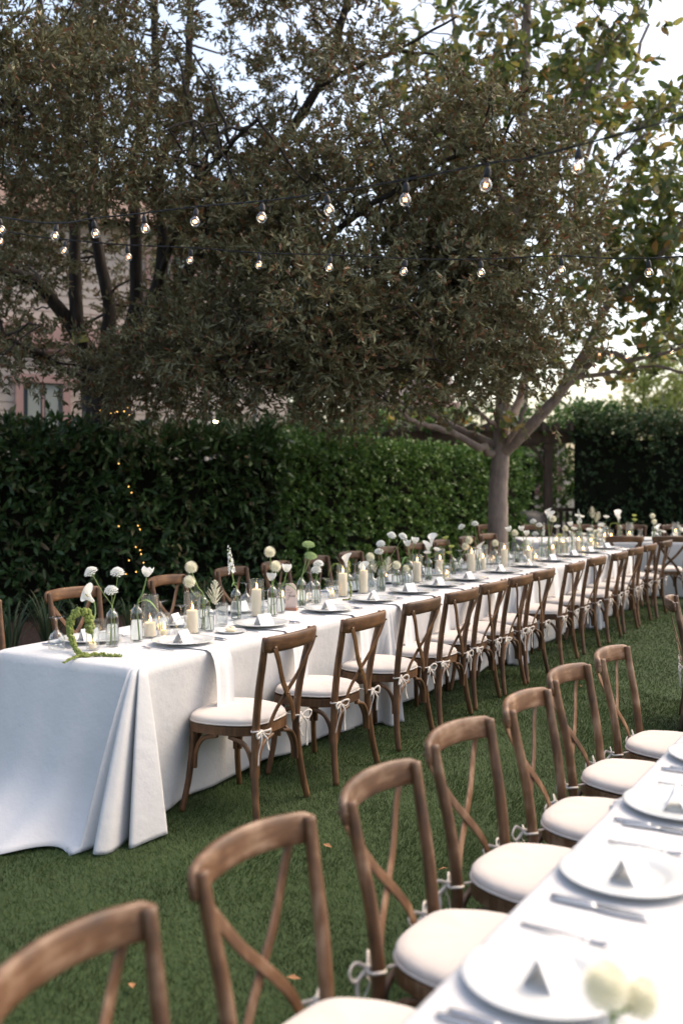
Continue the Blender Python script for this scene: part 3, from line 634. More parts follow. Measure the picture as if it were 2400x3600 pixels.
# ================================================================== THE THINGS
# ---------------------------------------------------------------- cross-back chairs
def chair_parts(vr=0):
    """name, mesh pairs in chair space: +Y is the way the sitter faces, origin on the ground under the seat"""
    out = []
    def curve(*p): return spline(p, 6)
    def post(s):      # rear leg and back post, one bent piece
        pts = curve((s*.236, -.235, 0), (s*.212, -.208, .17), (s*.192, -.196, .34), (s*.187, -.198, .46), (s*.194, -.218, .62), (s*.206, -.25, .78), (s*.212, -.268, .885))
        n = len(pts); return MB().tube(pts, [(.0165+.003*math.sin(math.pi*i/(n-1))) for i in range(n)], 10)
    def fleg(s):
        pts = curve((s*.252, .198, 0), (s*.216, .184, .14), (s*.196, .174, .30), (s*.190, .170, .41))
        n = len(pts); return MB().tube(pts, [.0145+.004*(i/(n-1)) for i in range(n)], 10)
    rail = []
    K = 18
    pts = []
    for i in range(K+1):
        x = -1+2*i/K; pts.append((x*.238, -.272-.062*(1-abs(x)**2.2)+(.0 if abs(x) < .9 else .0), .852+.010*(1-x*x)))
    rail = MB().tube(pts, [.72]+[1]*(K-1)+[.72], 12, flat=(.040, .0135), up=(0, -.12, 1))
    def slat(s, dy):
        pts = curve((s*.196, -.306+dy, .842), (s*.150, -.298+dy, .77), (s*.072, -.272+dy, .66), (0, -.254+dy, .585), (-s*.075, -.236+dy, .50), (-s*.115, -.224+dy*.5, .425))
        return MB().tube(pts, 1, 8, flat=(.0032, .0165), up=(0, 1, .2))
    # seat ring and cushion outlines (rounded trapezoid)
    def outline(sc, n=48):
        o = []
        for i in range(n):
            a = 2*math.pi*i/n; c, s_ = math.cos(a), math.sin(a); e = .62
            x = math.copysign(abs(c)**e, c); y = math.copysign(abs(s_)**e, s_)
            wd = .228+.014*y-.030*max(-y, 0)
            o.append((x*wd*sc, (y*.214*sc)+.016))
        return o
    def ring(o, i, z0, z1):
        mb = MB(); n = len(o); vs = [(x, y, z1) for x, y in o]+[(x, y, z0) for x, y in o]+[(x, y, z1) for x, y in i]+[(x, y, z0) for x, y in i]
        fs = []
        for k in range(n):
            j = (k+1) % n
            fs += [(k, k+n, j+n, j), (k+2*n, j+2*n, j+3*n, k+3*n), (k, j, j+2*n, k+2*n), (k+n, k+3*n, j+3*n, j+n)]
        return mb.add(vs, fs)
    frame = ring(outline(1.0), outline(.80), .395, .438)
    o = outline(.985); prof = [(.93, .441), (.985, .444), (1.0, .455), (.995, .468), (.95, .478), (.85, .486), (.6, .492), (.3, .494)]
    cu = MB(); n = len(o); vs = []
    for s_, z in prof: vs += [(x*s_, (y-.016)*s_+.016, z+.0025*math.sin(x*31)*math.sin(y*27)) for x, y in o]
    fs = [(q*n+k, q*n+(k+1) % n, (q+1)*n+(k+1) % n, (q+1)*n+k) for q in range(len(prof)-1) for k in range(n)]
    fs.append(tuple((len(prof)-1)*n+k for k in range(n))); fs.append(tuple(n-1-k for k in range(n))); cu.add(vs, fs)
    pp = [(x*1.003, y*1.003, .449) for x, y in o]; pp.append(pp[0])
    pip = MB().tube(pp, .0042, 6, cap=False)
    for s in (-1, 1): out.append(('back_post', post(s), WOOD, None))
    for s in (-1, 1): out.append(('front_leg', fleg(s), WOOD, None))
    out.append(('top_rail', rail, WOODX, None))
    for s, dy in ((-1, -.005), (1, .004)): out.append(('cross_slat', slat(s, dy), WOOD, None))
    out.append(('seat_frame', frame, WOOD, None))
    ci = len(out); out.append(('cushion', cu, CUSH, None)); out.append(('piping', pip, CUSH, ci))
    def brace(p, d):  # bent-wood quarter arc from a leg up under the seat
        p, d = Vector(p), Vector(d)
        pts = curve(p, p+Vector((0, 0, .085))+d*.008, p+Vector((0, 0, .15))+d*.05, p+Vector((0, 0, .176))+d*.135)
        return MB().tube(pts, 1, 8, flat=(.009, .011))
    for s in (-1, 1):
        out.append(('brace', brace((s*.190, -.178, .21), (0, 1, 0)), WOOD, None))
        out.append(('brace', brace((s*.198, .156, .21), (0, -1, 0)), WOOD, None))
        out.append(('brace', brace((s*.180, -.20, .21), (-s, 0, 0)), WOOD, None))
        out.append(('brace', brace((s*.182, .176, .21), (-s, 0, 0)), WOOD, None))
    bolt = lambda c, d: MB().tube([Vector(c), Vector(c)+Vector(d)*.006], [.0065, .004], 8)
    for s in (-1, 1):
        out.append(('bolt', bolt((s*.196, -.3105, .842), (0, -1, 0)), BRASS, None)); out.append(('bolt', bolt((s*.190, -.214, .412), (0, -1, 0)), BRASS, None))
        out.append(('bolt', bolt((s*.2315, -.27, .855), (s, 0, 0)), BRASS, None))
    out.append(('bolt', bolt((0, -.262, .585), (0, -1, 0)), BRASS, None))
    for s in (-1, 1):  # cushion tie: loop round the post, bow and tails
        x, y, z = s*.188, -.2, .432; mb = MB(); rr = random.Random(3+s+vr*11)
        lp = [(x+.024*math.cos(a), y+.024*math.sin(a), z+.003*math.sin(2*a)) for a in [2*math.pi*k/12 for k in range(13)]]
        mb.tube(lp, .0045, 6, cap=False); mb.tube(spline([(x-s*.02, y+.02, z+.004), (x-s*.05, y+.06, z+.012)], 3), .004, 5)
        k = Vector((x, y-.028, z)); mb.ball(k, .011, 8, 5)
        for q in (-1, 1):
            mb.tube(spline([k, k+Vector((q*.035, -.018, .012+.014*rr.uniform(-1, 1))), k+Vector((q*(.062+.014*rr.uniform(-1, 1)), -.02, -.004+.016*rr.uniform(-1, 1))), k+Vector((q*.045, -.014, -.022)), k], 5), 1, 6, flat=(.0055, .0028))
            L = .07+.07*rr.random(); tw_ = rr.uniform(-.02, .02)
            mb.tube(spline([k, k+Vector((q*.022, -.018, -.035)), k+Vector((q*.034, -.010, -L*.7)), k+Vector((q*.040+tw_, -.012+rr.uniform(-.01, .01), -L-.02))], 5), 1, 6, flat=(.0052, .0026))
        out.append(('cushion_tie', mb, TIE, None))
    return out
CP = [(n, sharp(mb.mesh(n, m), 55) if n in ('seat_frame', 'brace') else mb.mesh(n, m), p) for n, mb, m, p in chair_parts()]
TIES = [[mb.mesh(n, m) for n, mb, m, p in chair_parts(v) if n == 'cushion_tie'] for v in range(4)]
CP2 = []
for n, me, p in CP:
    if me.materials[0] in (WOOD, WOODX):
        m2 = me.copy(); wm = WOOD2 if me.materials[0] == WOOD else WOODX2; m2.materials.clear(); m2.materials.append(wm); CP2.append((n, m2, p))
    else: CP2.append((n, me, p))
def chair(loc, facing, label, group, parts=CP, full=True):
    t = thing('cross_back_chair', loc, label, 'chair', group, facing)
    made = []; tq = 0
    for n, me, p in parts:
        if not full and n in ('bolt',): made.append(None); continue
        if n == 'cushion_tie': tq += 1; me = TIES[random.randrange(4)][tq-1]
        o = link(n, me, made[p] if p is not None else t); made.append(o)
        if n == 'cushion': o.rotation_euler = (0, R(random.uniform(-.8, .8)), R(random.uniform(-2.5, 2.5)))
    return t
FACE_L = math.atan2(DX, -DY) if False else (math.pi/2-TH)       # +Y turned to -v (towards the long table from the aisle)
FACE_R = -math.pi/2-TH                                           # +Y turned to +v
US = [.338+.23+x for x in (0, .712, 1.475, 2.08, 2.674, 3.197, 3.739, 4.525, 5.22, 5.93, 6.63, 7.26, 7.95)]
for i, u in enumerate(US):
    j = random.uniform(-.02, .02)
    chair(W(u, .475-.268-.02+j, 0), FACE_L+R(random.uniform(-2.5, 2.5)), f'brown cross-back chair with cream cushion, {ORD[i]} from the draped table end, aisle side', 'aisle-side chairs of the long table', full=i < 7)
UL = [.52, 1.33, 2.33, 3.12, 3.77, 4.45, 5.08, 5.85, 6.5, 7.2, 7.95, 8.6]
for i, u in enumerate(UL):
    chair(W(u, -1.80+.268, 0), FACE_R+R(random.uniform(-5, 5)), f'brown cross-back chair, {ORD[i]} from the draped table end, hedge side', 'hedge-side chairs of the long table', full=i < 4)
for i in range(7):
    chair(W(-2.16+.602*i, 1.804+.268+(-.02 if i % 2 else .01), -DROP), FACE_R+R([3, -2, 2, -3, 1, -2, -1][i]), f'worn brown cross-back chair of the close row across the aisle, {ORD[i]} along it', 'chairs of the table across the aisle', CP2)
chair(W(3.9, 1.605+.25, -DROP), FACE_R+R(12), 'brown cross-back chair standing apart at the lawn beyond the close row', 'chairs of the table across the aisle', CP2)
for i, x in enumerate((3.56, 4.15, 4.74, 5.33)):
    chair((x, 12.55+.268, 0), R(random.uniform(-3, 3)), f'dark cross-back chair at the head table, lawn side, {ORD[i]} from the long table', 'lawn-side chairs of the head table', full=False)
for i, x in enumerate((2.3, 3.0, 3.75, 4.45, 5.15)):
    chair((x, 15.35-.268, 0), R(180+random.uniform(-4, 4)), f'brown cross-back chair tucked behind the head table, {ORD[i]} from the grey trunk', 'pergola-side chairs of the head table', full=False)

# ---------------------------------------------------------------- tablecloths
def tablecloth(o, ru, rv, L, Wd, label, near=None, ends=(0, 0), seed=0, top=TOP, group='white tablecloths'):
    """o: corner, ru/rv unit vectors (length, width). ends: corner flare at start/end. near: flare of the start end skirt"""
    rr = random.Random(seed); rad = .03
    loop = []                                    # (s, pos(u,v), normal(u,v), flare, corner)
    def seg(p, q, n, k, kind):
        for i in range(k): t = i/k; loop.append(((p[0]+(q[0]-p[0])*t, p[1]+(q[1]-p[1])*t), n, kind, t))
    def cor(c, a0, kind, k=17):
        for i in range(k):
            a = a0+math.pi/2*i/k; loop.append(((c[0]+rad*math.cos(a), c[1]+rad*math.sin(a)), (math.cos(a), math.sin(a)), kind, i/k))
    seg((L-rad, 0), (rad, 0), (0, -1), 90, 'side0'); 
    loop_c = []
    cor((rad, rad), -math.pi/2-math.pi/2, 'c00') if False else None
    # corners wound so that the outline runs side0 -> start -> side1 -> end
    def cor2(c, a0, kind, k=17):
        for i in range(k):
            a = a0-math.pi/2*i/k; loop.append(((c[0]+rad*math.cos(a), c[1]+rad*math.sin(a)), (math.cos(a), math.sin(a)), kind, i/k))
    cor2((rad, rad), -math.pi/2, 'c0'); seg((0, rad), (0, Wd-rad), (-1, 0), 44, 'start'); cor2((rad, Wd-rad), math.pi, 'c1', 44 if near else 17)
    seg((rad, Wd), (L-rad, Wd), (0, 1), 90, 'side1'); cor2((L-rad, Wd-rad), math.pi/2, 'c2'); seg((L, Wd-rad), (L, rad), (1, 0), 44, 'end'); cor2((L-rad, rad), 0, 'c3')
    n = len(loop); T_ = [0, .012, .03, .08, .16, .26, .38, .5, .62, .73, .82, .89, .94, .975, 1]
    ph = [rr.uniform(0, 6.28) for _ in range(6)]
    vs = []; H = top
    for ti, t in enumerate(T_):
        for i, (p, nn, kind, q) in enumerate(loop):
            s = i*.027
            wave = (math.sin(s*6.1+ph[0])+.7*math.sin(s*10.7+ph[1])+.5*math.sin(s*17.3+ph[2]))*.010
            fl = .012-.10*t; amp = .65; hem = .022+.012*math.sin(s*3.1+ph[3])+.008*math.sin(s*8.3+ph[4])
            if kind == 'start' and near:
                e = math.sin(math.pi*q); z_ = max(0, (t-.72)/.28)
                fl = .02+.10*t+near*(.35+.65*z_**1.5)*t*(.75+.25*e); amp = 1.3+1.6*z_; hem = .012+.010*math.sin(s*14+ph[5])
            elif kind in ('c0', 'c1') and ends[0]:
                big = ends[0]; rid = .62+.38*math.cos(2*math.pi*(q*2-.5)) if near else .75+.25*math.cos(2*math.pi*(q*2))
                if near: rid = 1.0-.85*math.exp(-((q-.52)/.055)**2)-.30*math.exp(-((q-.12)/.10)**2)
                ease = min(1, q/.12)*min(1, (1-q)/.12) if not near else (min(1, q/.2) if kind == 'c0' else 1)
                fl = .02+.03*t+big*(t**.8)*rid*(.35+.65*ease); amp = .25; hem = .008+.006*math.sin(q*9)
            elif kind in ('c2', 'c3') and ends[1]:
                fl = .02+ends[1]*t*(.7+.3*math.cos(2*math.pi*2*q)); amp = .3
            elif kind.startswith('side') and (ends[0] or ends[1]):
                d0 = (q if kind == 'side1' else 1-q)*L; d1 = L-d0
                ex = ends[0]*.30*math.exp(-d0/.13)+ends[1]*.55*math.exp(-d1/.12)
                fl += ex*t
            gath = 1+.8*t
            f = fl+wave*amp*gath*(t**.8)
            if t == 0: x, y, z = p[0]-nn[0]*.015, p[1]-nn[1]*.015, H
            elif ti == 1: x, y, z = p[0]-nn[0]*.003, p[1]-nn[1]*.003, H-.003
            else:
                x, y = p[0]+nn[0]*f, p[1]+nn[1]*f*(.42 if near and kind in ('c0', 'c1') else 1); z = H-.012-(t-.03)/.97*(H-.012-hem) if ti > 2 else H-.012
                if kind == 'start' and near: z = max(z*(1-.10*max(0, t-.8)/.2*0), hem)
            vs.append(o+ru*x+rv*y+Vector((0, 0, z)))
    fs = [(r*n+i, (r+1)*n+i, (r+1)*n+(i+1) % n, r*n+(i+1) % n) for r in range(len(T_)-1) for i in range(n)]
    # top: strips across
    mb = MB(); mb.add(vs, fs)
    mb.f.append(tuple(range(n)))
    base = o+ru*(L/2)+rv*(Wd/2)
    mb.v = [(a-base.x, b_-base.y, c-base.z) for a, b_, c in mb.v]
    me = mb.mesh('tablecloth', CLOTH); 
    ob = link('tablecloth', me); ob.location = base
    m = ob.modifiers.new('thickness', 'SOLIDIFY'); m.thickness = .0016; m.offset = -1
    return tag(ob, label, 'tablecloth', group)
RU, RV = Vector((DX, DY, 0)), Vector((DY, -DX, 0))
LT = [(0, 2.42), (2.424, 2.40), (4.828, 2.36), (7.192, 1.65)]
names = ['free draped end of the long table, pooling on the turf', 'second section of the long table from its draped end', 'third section of the long table from its draped end', 'last section of the long table before the head table']
for i, (u, L) in enumerate(LT):
    tablecloth(W(u, -.946), RU, RV, L, .946, 'white tablecloth over the '+names[i], .40 if i == 0 else None, (.33 if i == 0 else .13, .10 if i < 3 else .05), i+2, TOP-.0006*i)
for i, u in enumerate((-2.85, -.43, 1.99)):
    tablecloth(W(u, 2.345, -DROP), RU, RV, 2.416, .95, 'white tablecloth over the partner table across the aisle, '+('end section with blurred plates', 'middle section', 'far section')[i], None, (.06, .06), i+20)
tablecloth(Vector((2.5, 13.4, 0)), Vector((1, 0, 0)), Vector((0, 1, 0)), 2.4, 1.05, 'white tablecloth of the head table meeting the long table', None, (.06, .06), 31)
tablecloth(Vector((4.905, 13.4, 0)), Vector((1, 0, 0)), Vector((0, 1, 0)), 2.4, 1.05, 'white tablecloth of the head table away from the long table', None, (.06, .06), 32)

# ---------------------------------------------------------------- tableware
ZT = TOP+.0015
plate_me = MB().lathe([(0, .004), (.085, .004), (.092, .006), (.104, .014), (.112, .0165), (.150, .0195), (.1655, .0215), (.1675, .0200), (.164, .0170), (.11, .0115), (.10, .006), (.088, .000), (0, .000)], 56).mesh('plate', PORC)
small_me = MB().lathe([(0, .003), (.055, .003), (.062, .006), (.078, .0125), (.085, .0135), (.086, .012), (.06, .002), (.055, 0), (0, 0)], 36).mesh('plate', PORC)
def tent():
    t = .0006; a = R(62); w_, l = .088, .062
    mb = MB(); hx = l*math.cos(a); hz = l*math.sin(a)
    mb.add([(-w_/2, hx, 0), (w_/2, hx, 0), (w_/2, 0, hz), (-w_/2, 0, hz), (w_/2, -hx, 0), (-w_/2, -hx, 0),
            (-w_/2, hx-.001, 0), (w_/2, hx-.001, 0), (w_/2, 0, hz-.0012), (-w_/2, 0, hz-.0012), (w_/2, -hx+.001, 0), (-w_/2, -hx+.001, 0)],
           [(0, 1, 2, 3), (3, 2, 4, 5), (6, 9, 8, 7), (9, 11, 10, 8), (0, 3, 9, 6), (3, 5, 11, 9), (1, 7, 8, 2), (2, 8, 10, 4)])
    return mb.mesh('card', CARD, False)
card_me = tent()
nm = MB()
a = R(62)
pts = []
for k in range(22):
    x = -.022+.044*k/21; s_ = .62*.062; pts.append((x, -(.062-s_)*math.cos(a)*1-.0012, s_*math.sin(a)+.0022*math.sin(k*1.9)))
name_me = nm.tube(pts, .0005, 4).mesh('name_line', INK)
def fork():
    mb = MB(); pts = [(0, -.10, .003), (0, -.05, .004), (0, 0, .007), (0, .035, .006), (0, .055, .003)]
    mb.tube(spline(pts, 3), [.9, .95, 1, 1, .9, .8, .7, .6, .55, .5, .8, 1.3, 2.0], 8, flat=(.0016, .0062), up=(0, 0, 1))
    for q in (-1.5, -.5, .5, 1.5): mb.tube(spline([(q*.006, .052, .003), (q*.0064, .075, .0035), (q*.006, .10, .009)], 3), 1, 4, flat=(.0011, .0017), up=(0, 0, 1))
    return mb.mesh('fork', STEEL)
def knife():
    mb = MB(); mb.tube(spline([(0, -.115, .004), (0, -.06, .005), (0, -.01, .005)], 4), [.8, 1, 1, 1, 1, 1, 1, .9, .8], 8, flat=(.0038, .0078), up=(0, 0, 1))
    mb.tube(spline([(0, -.012, .0045), (.002, .04, .003), (.001, .115, .003)], 4), [.7, 1, 1.1, 1.15, 1.15, 1.1, 1, .8, .3], 6, flat=(.0011, .0095), up=(0, 0, 1))
    return mb.mesh('knife', STEEL)
fork_me, knife_me = fork(), knife()
goblet_me = MB().lathe([(.0385, .000), (.0405, .004), (.0435, .035), (.040, .062), (.028, .083), (.012, .096), (.0055, .105), (.0042, .125), (.0045, .148), (.009, .158), (.030, .1635), (.040, .1655), (.0405, .1672), (.030, .1678), (0, .168)], 32)
# inner face of the bowl (glass is a thin shell)
gb = MB().lathe([(.0385, 0), (.0405, .004), (.0435, .035), (.040, .062), (.028, .083), (.012, .096), (.0055, .105), (.0042, .125), (.0045, .148), (.009, .158), (.030, .1635), (.040, .1655), (.0405, .1672), (.030, .1678), (.0006, .168)], 32)
gi = [(.0372, 0), (.0390, .004), (.0418, .035), (.0383, .061), (.0265, .081), (.011, .092), (.0006, .0945)]
gb.lathe(gi[::-1], 32); n0 = len(gb.v)-32*len(gi)
for i in range(32):
    j = (i+1) % 32; gb.f.append((i*15, n0+i*7+6, n0+j*7+6, j*15))
goblet_me = gb.mesh('goblet', GLASS)
def shell(outer, inner, seg, ripple=None):       # closed glass wall: outer profile up, inner profile down
    return MB().lathe(outer+inner, seg, ripple=ripple)
vase_me = shell([(.0006, 0), (.030, 0), (.0325, .003), (.0330, .02), (.0330, .150), (.0315, .163), (.027, .175), (.019, .184), (.0145, .188), (.0135, .194), (.0150, .198)],
                [(.0135, .198), (.0118, .194), (.0128, .187), (.018, .1815), (.0258, .1735), (.0303, .162), (.0318, .15), (.0318, .012), (.026, .008), (.0006, .008)], 28).mesh('glass', GLASS)
water_me = MB().lathe([(.0006, .0076), (.026, .0076), (.0322, .0125), (.0322, .115), (.0006, .115)], 24).mesh('water', WATER)
wide_me = shell([(.0006, 0), (.044, 0), (.0475, .003), (.0478, .01), (.0478, .232), (.0470, .235)], [(.0455, .235), (.0450, .232), (.0450, .012), (.042, .007), (.0006, .007)], 36).mesh('hurricane', GLASS)
hurr_me = wide_me
SEG = 72
tum_me = shell([(.0006, 0), (.030, 0), (.033, .003), (.0335, .008), (.0345, .118), (.0345, .128), (.0338, .130)], [(.0322, .130), (.0318, .126), (.0312, .014), (.028, .009), (.0006, .009)], SEG,
               ripple=lambda i: .0009 if (i//2) % 2 else -.0006).mesh('tumbler', GLASS)
def candle_me(h, r):
    mb = MB().lathe([(0, 0), (r-.001, 0), (r, .002), (r, h-.004), (r*.93, h+.001), (r*.7, h-.005), (r*.3, h-.009), (0, h-.009)], 26); return mb.mesh('wax', WAX)
wick_me = MB().tube([(0, 0, -.010), (.0005, 0, .003), (.002, 0, .009)], .0011, 5).mesh('wick', WICK)
flame_me = MB().lathe([(0, .0), (.0036, .004), (.0052, .010), (.0048, .016), (.0030, .024), (.0012, .033), (0, .038)], 10).mesh('flame', FLAME)
cand = {k: candle_me(*k) for k in ((.165, .0315), (.125, .0315), (.075, .0315), (.10, .027), (.025, .019), (.145, .0315))}
tea_me = cand[(.025, .019)]

PLACES = US
def place_of(p):
    u, v = UV(p)
    if u > 9 or p[1] > 13: return 'on the head table by the '+ORD[min(range(4), key=lambda k: abs((3.56, 4.15, 4.74, 5.33)[k]-p[0]))]+' lawn-side chair'
    side = 'aisle' if v > -.47 else 'hedge'
    i = min(range(len(PLACES)), key=lambda k: abs(PLACES[k]-u))
    du = u-PLACES[i]; return ('just before' if du < -.10 else 'just past' if du > .10 else 'at')+f' the {ORD[i]} {side}-side place from draped end'
def put(name, me, p, label, cat, group, rz=0):
    o = link(name, me); o.location = p; o.rotation_euler = (0, 0, rz); return tag(o, label, cat, group)
def goblet(p): return put('goblet', goblet_me, p, 'upturned clear stemmed goblet '+place_of(p), 'goblet', 'upturned goblets')
def tumbler(p, tea=False):
    put('ribbed_tumbler', tum_me, p, ('ribbed glass tumbler holding a tea light ' if tea else 'empty ribbed glass tumbler ')+place_of(p), 'tumbler', 'ribbed tumblers', random.random())
    if tea: candle(p+Vector((0, 0, .0095)), (.025, .019), 'small tea light inside a ribbed tumbler ')
def candle(p, k, lab):
    t = thing('pillar_candle' if k[0] > .03 else 'tea_light', p, lab+place_of(p), 'candle', 'lit candles')
    link('wax', cand[k], t); o = link('wick', wick_me, t); o.location = (0, 0, k[0]); o = link('flame', flame_me, t); o.location = (.002, 0, k[0]+.004)
    o.scale = (1, 1, random.uniform(.8, 1.15))
def hurricane(p, k=(.165, .0315)):
    put('hurricane_glass', hurr_me, p, 'clear hurricane glass around a candle '+place_of(p), 'candle holder', 'hurricane glasses')
    candle(p+Vector((0, 0, .0075)), k, ('tall' if k[0] > .15 else 'short' if k[0] < .13 else 'medium')+' lit cream candle in hurricane glass ')
def napkin_mesh(drop=.30):
    mb = MB(); w_ = .145; path = [(-.27, .004), (-.10, .004), (-.03, .0045), (.004, .004), (.030, -.008), (.046, -.05), (.056, -.12), (.064, -.20), (.070, -drop)]
    vs = []; K = 7
    for q, (v, z) in enumerate(path):
        for k in range(K):
            x = -w_/2+w_*k/(K-1); e = max(0, q-4)
            vs.append((x*(1-.015*e)+.004*e*math.sin(q*.9), v+.004*e*math.sin(k*1.7+q*.5)*.5+(.012*e*.3 if k == 0 else 0), z-(.01*k/(K-1) if q == len(path)-1 else 0)))
    fs = [(q*K+k, q*K+k+1, (q+1)*K+k+1, (q+1)*K+k) for q in range(len(path)-1) for k in range(K-1)]
    return mb.add(vs, fs).mesh('napkin', NAPKIN)
nap_me = napkin_mesh()
def setting(u, v, sgn, where, group, napk=True, edge=0.0, dz=0.0):
    """sgn +1: the sitter is on the +v side"""
    rz = ROWROT+(math.pi/2 if False else 0)
    # local axes: x along the row (sitter's right is +u when sitting on +v side looking to -v), y towards table centre
    ang = math.pi/2-TH if sgn > 0 else -math.pi/2-TH
    j = lambda a: random.uniform(-a, a)
    def wp(x, y, z): # x to the sitter's right, y inward
        return W(u+(x if sgn > 0 else -x), v-(y if sgn > 0 else -y), z+dz)
    zp = ZT+(.0055 if napk else .0)
    put('plate', plate_me, wp(0, 0, zp), 'white rimmed dinner plate, '+where, 'plate', group+' plates', j(3))
    c = thing('place_card', wp(j(.015), .0+j(.012), zp+.0045), 'folded white name card on plate, '+where, 'place card', group+' cards', ang+R(j(16)))
    c.scale = (1.15,)*3; link('card', card_me, c); link('name_line', name_me, c)
    put('fork', fork_me, wp(-.205+j(.008), -.02+j(.02), ZT+.001), 'silver fork left of the plate, '+where, 'fork', group+' forks', ang+R(j(5)))
    put('knife', knife_me, wp(.20+j(.006), -.01+j(.02), ZT+.001), 'silver knife right of the plate, '+where, 'knife', group+' knives', ang+R(j(4)))
    put('knife', knife_me, wp(.222+j(.004), -.015+j(.02), ZT+.001), 'outer silver knife right of the plate, '+where, 'knife', group+' knives', ang+R(j(4)))
    if napk:
        n = put('napkin', nap_me, wp(-.03+j(.012), 0, ZT+.0005), 'white napkin hanging from under plate, '+where, 'napkin', group+' napkins', ang)
        n.location = W(u-.03 if sgn > 0 else u+.03, edge, ZT+.0005); n.rotation_euler = (0, 0, ang+math.pi); n.scale = (1, 1, random.uniform(.9, 1.05))
for i, u in enumerate(US): setting(u+.03, -.235, 1, f'{ORD[i]} place from the draped table end, aisle side', 'aisle-side', True, 0.0)
for i in range(12): setting(.42+i*.685, -.946+.215, -1, f'{ORD[i]} place from the draped table end, hedge side', 'hedge-side', False)
for i in range(1, 8): setting(-2.22+.602*i, 2.525, -1, f'{ORD[i-1]} place of the partner table across the aisle', 'partner table', False, 0, -DROP)
p = on(600+415*.5102, 1850+733*.5102, TOP)
put('butter_plate', small_me, p+Vector((0, 0, .001)), 'small white butter plate between the first two aisle-side places', 'plate', 'small plates')
bm_ = MB().ball((0, 0, .012), .03, 10, 6, (1.1, .8, .45)).ball((.008, 0, .024), .018, 8, 5, (1, .8, .5))
bo = put('butter_curl', bm_.mesh('butter_curl', plain('butter', (.82, .70, .50), .5)), p+Vector((0, 0, .0045)), 'pale butter curl on the small butter plate', 'butter', None)
p = on(1300+1500*.3827, 1700+745*.3827, TOP); put('butter_plate', small_me, p+Vector((0, 0, .001)), 'small white butter plate by the ninth aisle-side place', 'plate', 'small plates')

# ---------------------------------------------------------------- flowers
def frame_of(d):
    d = Vector(d).normalized(); a = d.orthogonal().normalized(); return d, a, d.cross(a)
def petal(mb, base, d, out, L, w_, cup=.3, K=4, tip=.25, curl=0):
    """petal growing along d from base, facing away from 'out'"""
    d = Vector(d).normalized(); out = Vector(out); out = (out-d*out.dot(d)).normalized(); s_ = d.cross(out); vs = []
    for i in range(K+1):
        t = i/K; ww = w_*(math.sin(math.pi*min(1, t*.82+.12))**.8)*(1 if t < .95 else tip)
        c = Vector(base)+d*(L*t)+out*(cup*L*math.sin(math.pi*t*.75)+curl*L*t*t)
        for x in (-1, 0, 1): vs.append(c+s_*(x*ww)-out*(abs(x)*ww*.45))
    mb.add(vs, [(i*3+k, i*3+k+1, (i+1)*3+k+1, (i+1)*3+k) for i in range(K) for k in range(2)])
def fib(n, zmin=-1):
    for i in range(n):
        z = 1-(i+.5)/n*(1-zmin); r = math.sqrt(1-z*z); a = i*2.39996; yield Vector((r*math.cos(a), r*math.sin(a), z))
def m_pompon():
    mb = MB(); mb.ball((0, 0, .036), .026, 10, 8)
    for d in fib(110, -.93):
        up = Vector((0, 0, 1)); s_ = d.cross(up)
        petal(mb, Vector((0, 0, .036))+d*.022, d+up*.25, -up-d*.2, .0185, .0062, .15, 2)
    return mb.mesh('bloom', CPET)
def m_tulip():
    mb = MB()
    for k in range(6):
        a = k*math.pi/3+.2; o = Vector((math.cos(a), math.sin(a), 0)); L = .058 if k % 2 else .064
        petal(mb, (0, 0, 0), Vector((0, 0, 1))+o*(.26 if k % 2 else .36), o, L, .024, .30, 5, .1)
    return mb.mesh('bloom', WPET)
def m_calla():
    mb = MB(); n = 22; K = 9; vs = []
    for i in range(K+1):
        t = i/K
        for k in range(n):
            a = 2*math.pi*k/n; r = .007+.006*t+.026*t**2.6*(1+.25*math.cos(a)); z = .085*t*(1+.10*math.cos(a)*t)+.018*t*t*math.cos(a)
            vs.append((r*math.cos(a)*1.0+.010*t**3, r*math.sin(a), z))
    mb.add(vs, [(i*n+k, i*n+(k+1) % n, (i+1)*n+(k+1) % n, (i+1)*n+k) for i in range(K) for k in range(n)]); return mb.mesh('bloom', WPET)
spadix_me = MB().tube([(0, 0, .03), (.002, 0, .068)], [.003, .0022], 6).mesh('spadix', plain('spadix_yellow', (.6, .5, .14), .8))
def m_umbel(mat, n=64, R_=.034, dome=.030):
    mb = MB()
    for i in range(n):
        r = R_*math.sqrt((i+.5)/n); a = i*2.39996; c = Vector((r*math.cos(a), r*math.sin(a), dome*(1-(r/R_)**2)+.012+random.uniform(-.002, .002)))
        for k in range(5):
            b_ = a+k*1.2566; o = Vector((math.cos(b_), math.sin(b_), 0)); s_ = Vector((-o.y, o.x, 0))
            mb.add([c, c+o*.0045+s_*.0030+Vector((0, 0, .0015)), c+o*.0075-Vector((0, 0, .002)), c+o*.0045-s_*.0030+Vector((0, 0, .0015))], [(0, 1, 2, 3)])
    return mb.mesh('bloom', mat, False)
def m_rays(n=13, R_=.030):
    mb = MB()
    for i in range(n):
        r = R_*math.sqrt((i+.5)/n); a = i*2.39996; mb.tube([(0, 0, -.02), (r*.6*math.cos(a), r*.6*math.sin(a), .0), (r*math.cos(a), r*math.sin(a), .013)], .0008, 4, cap=False)
    return mb.mesh('rays', STEMM)
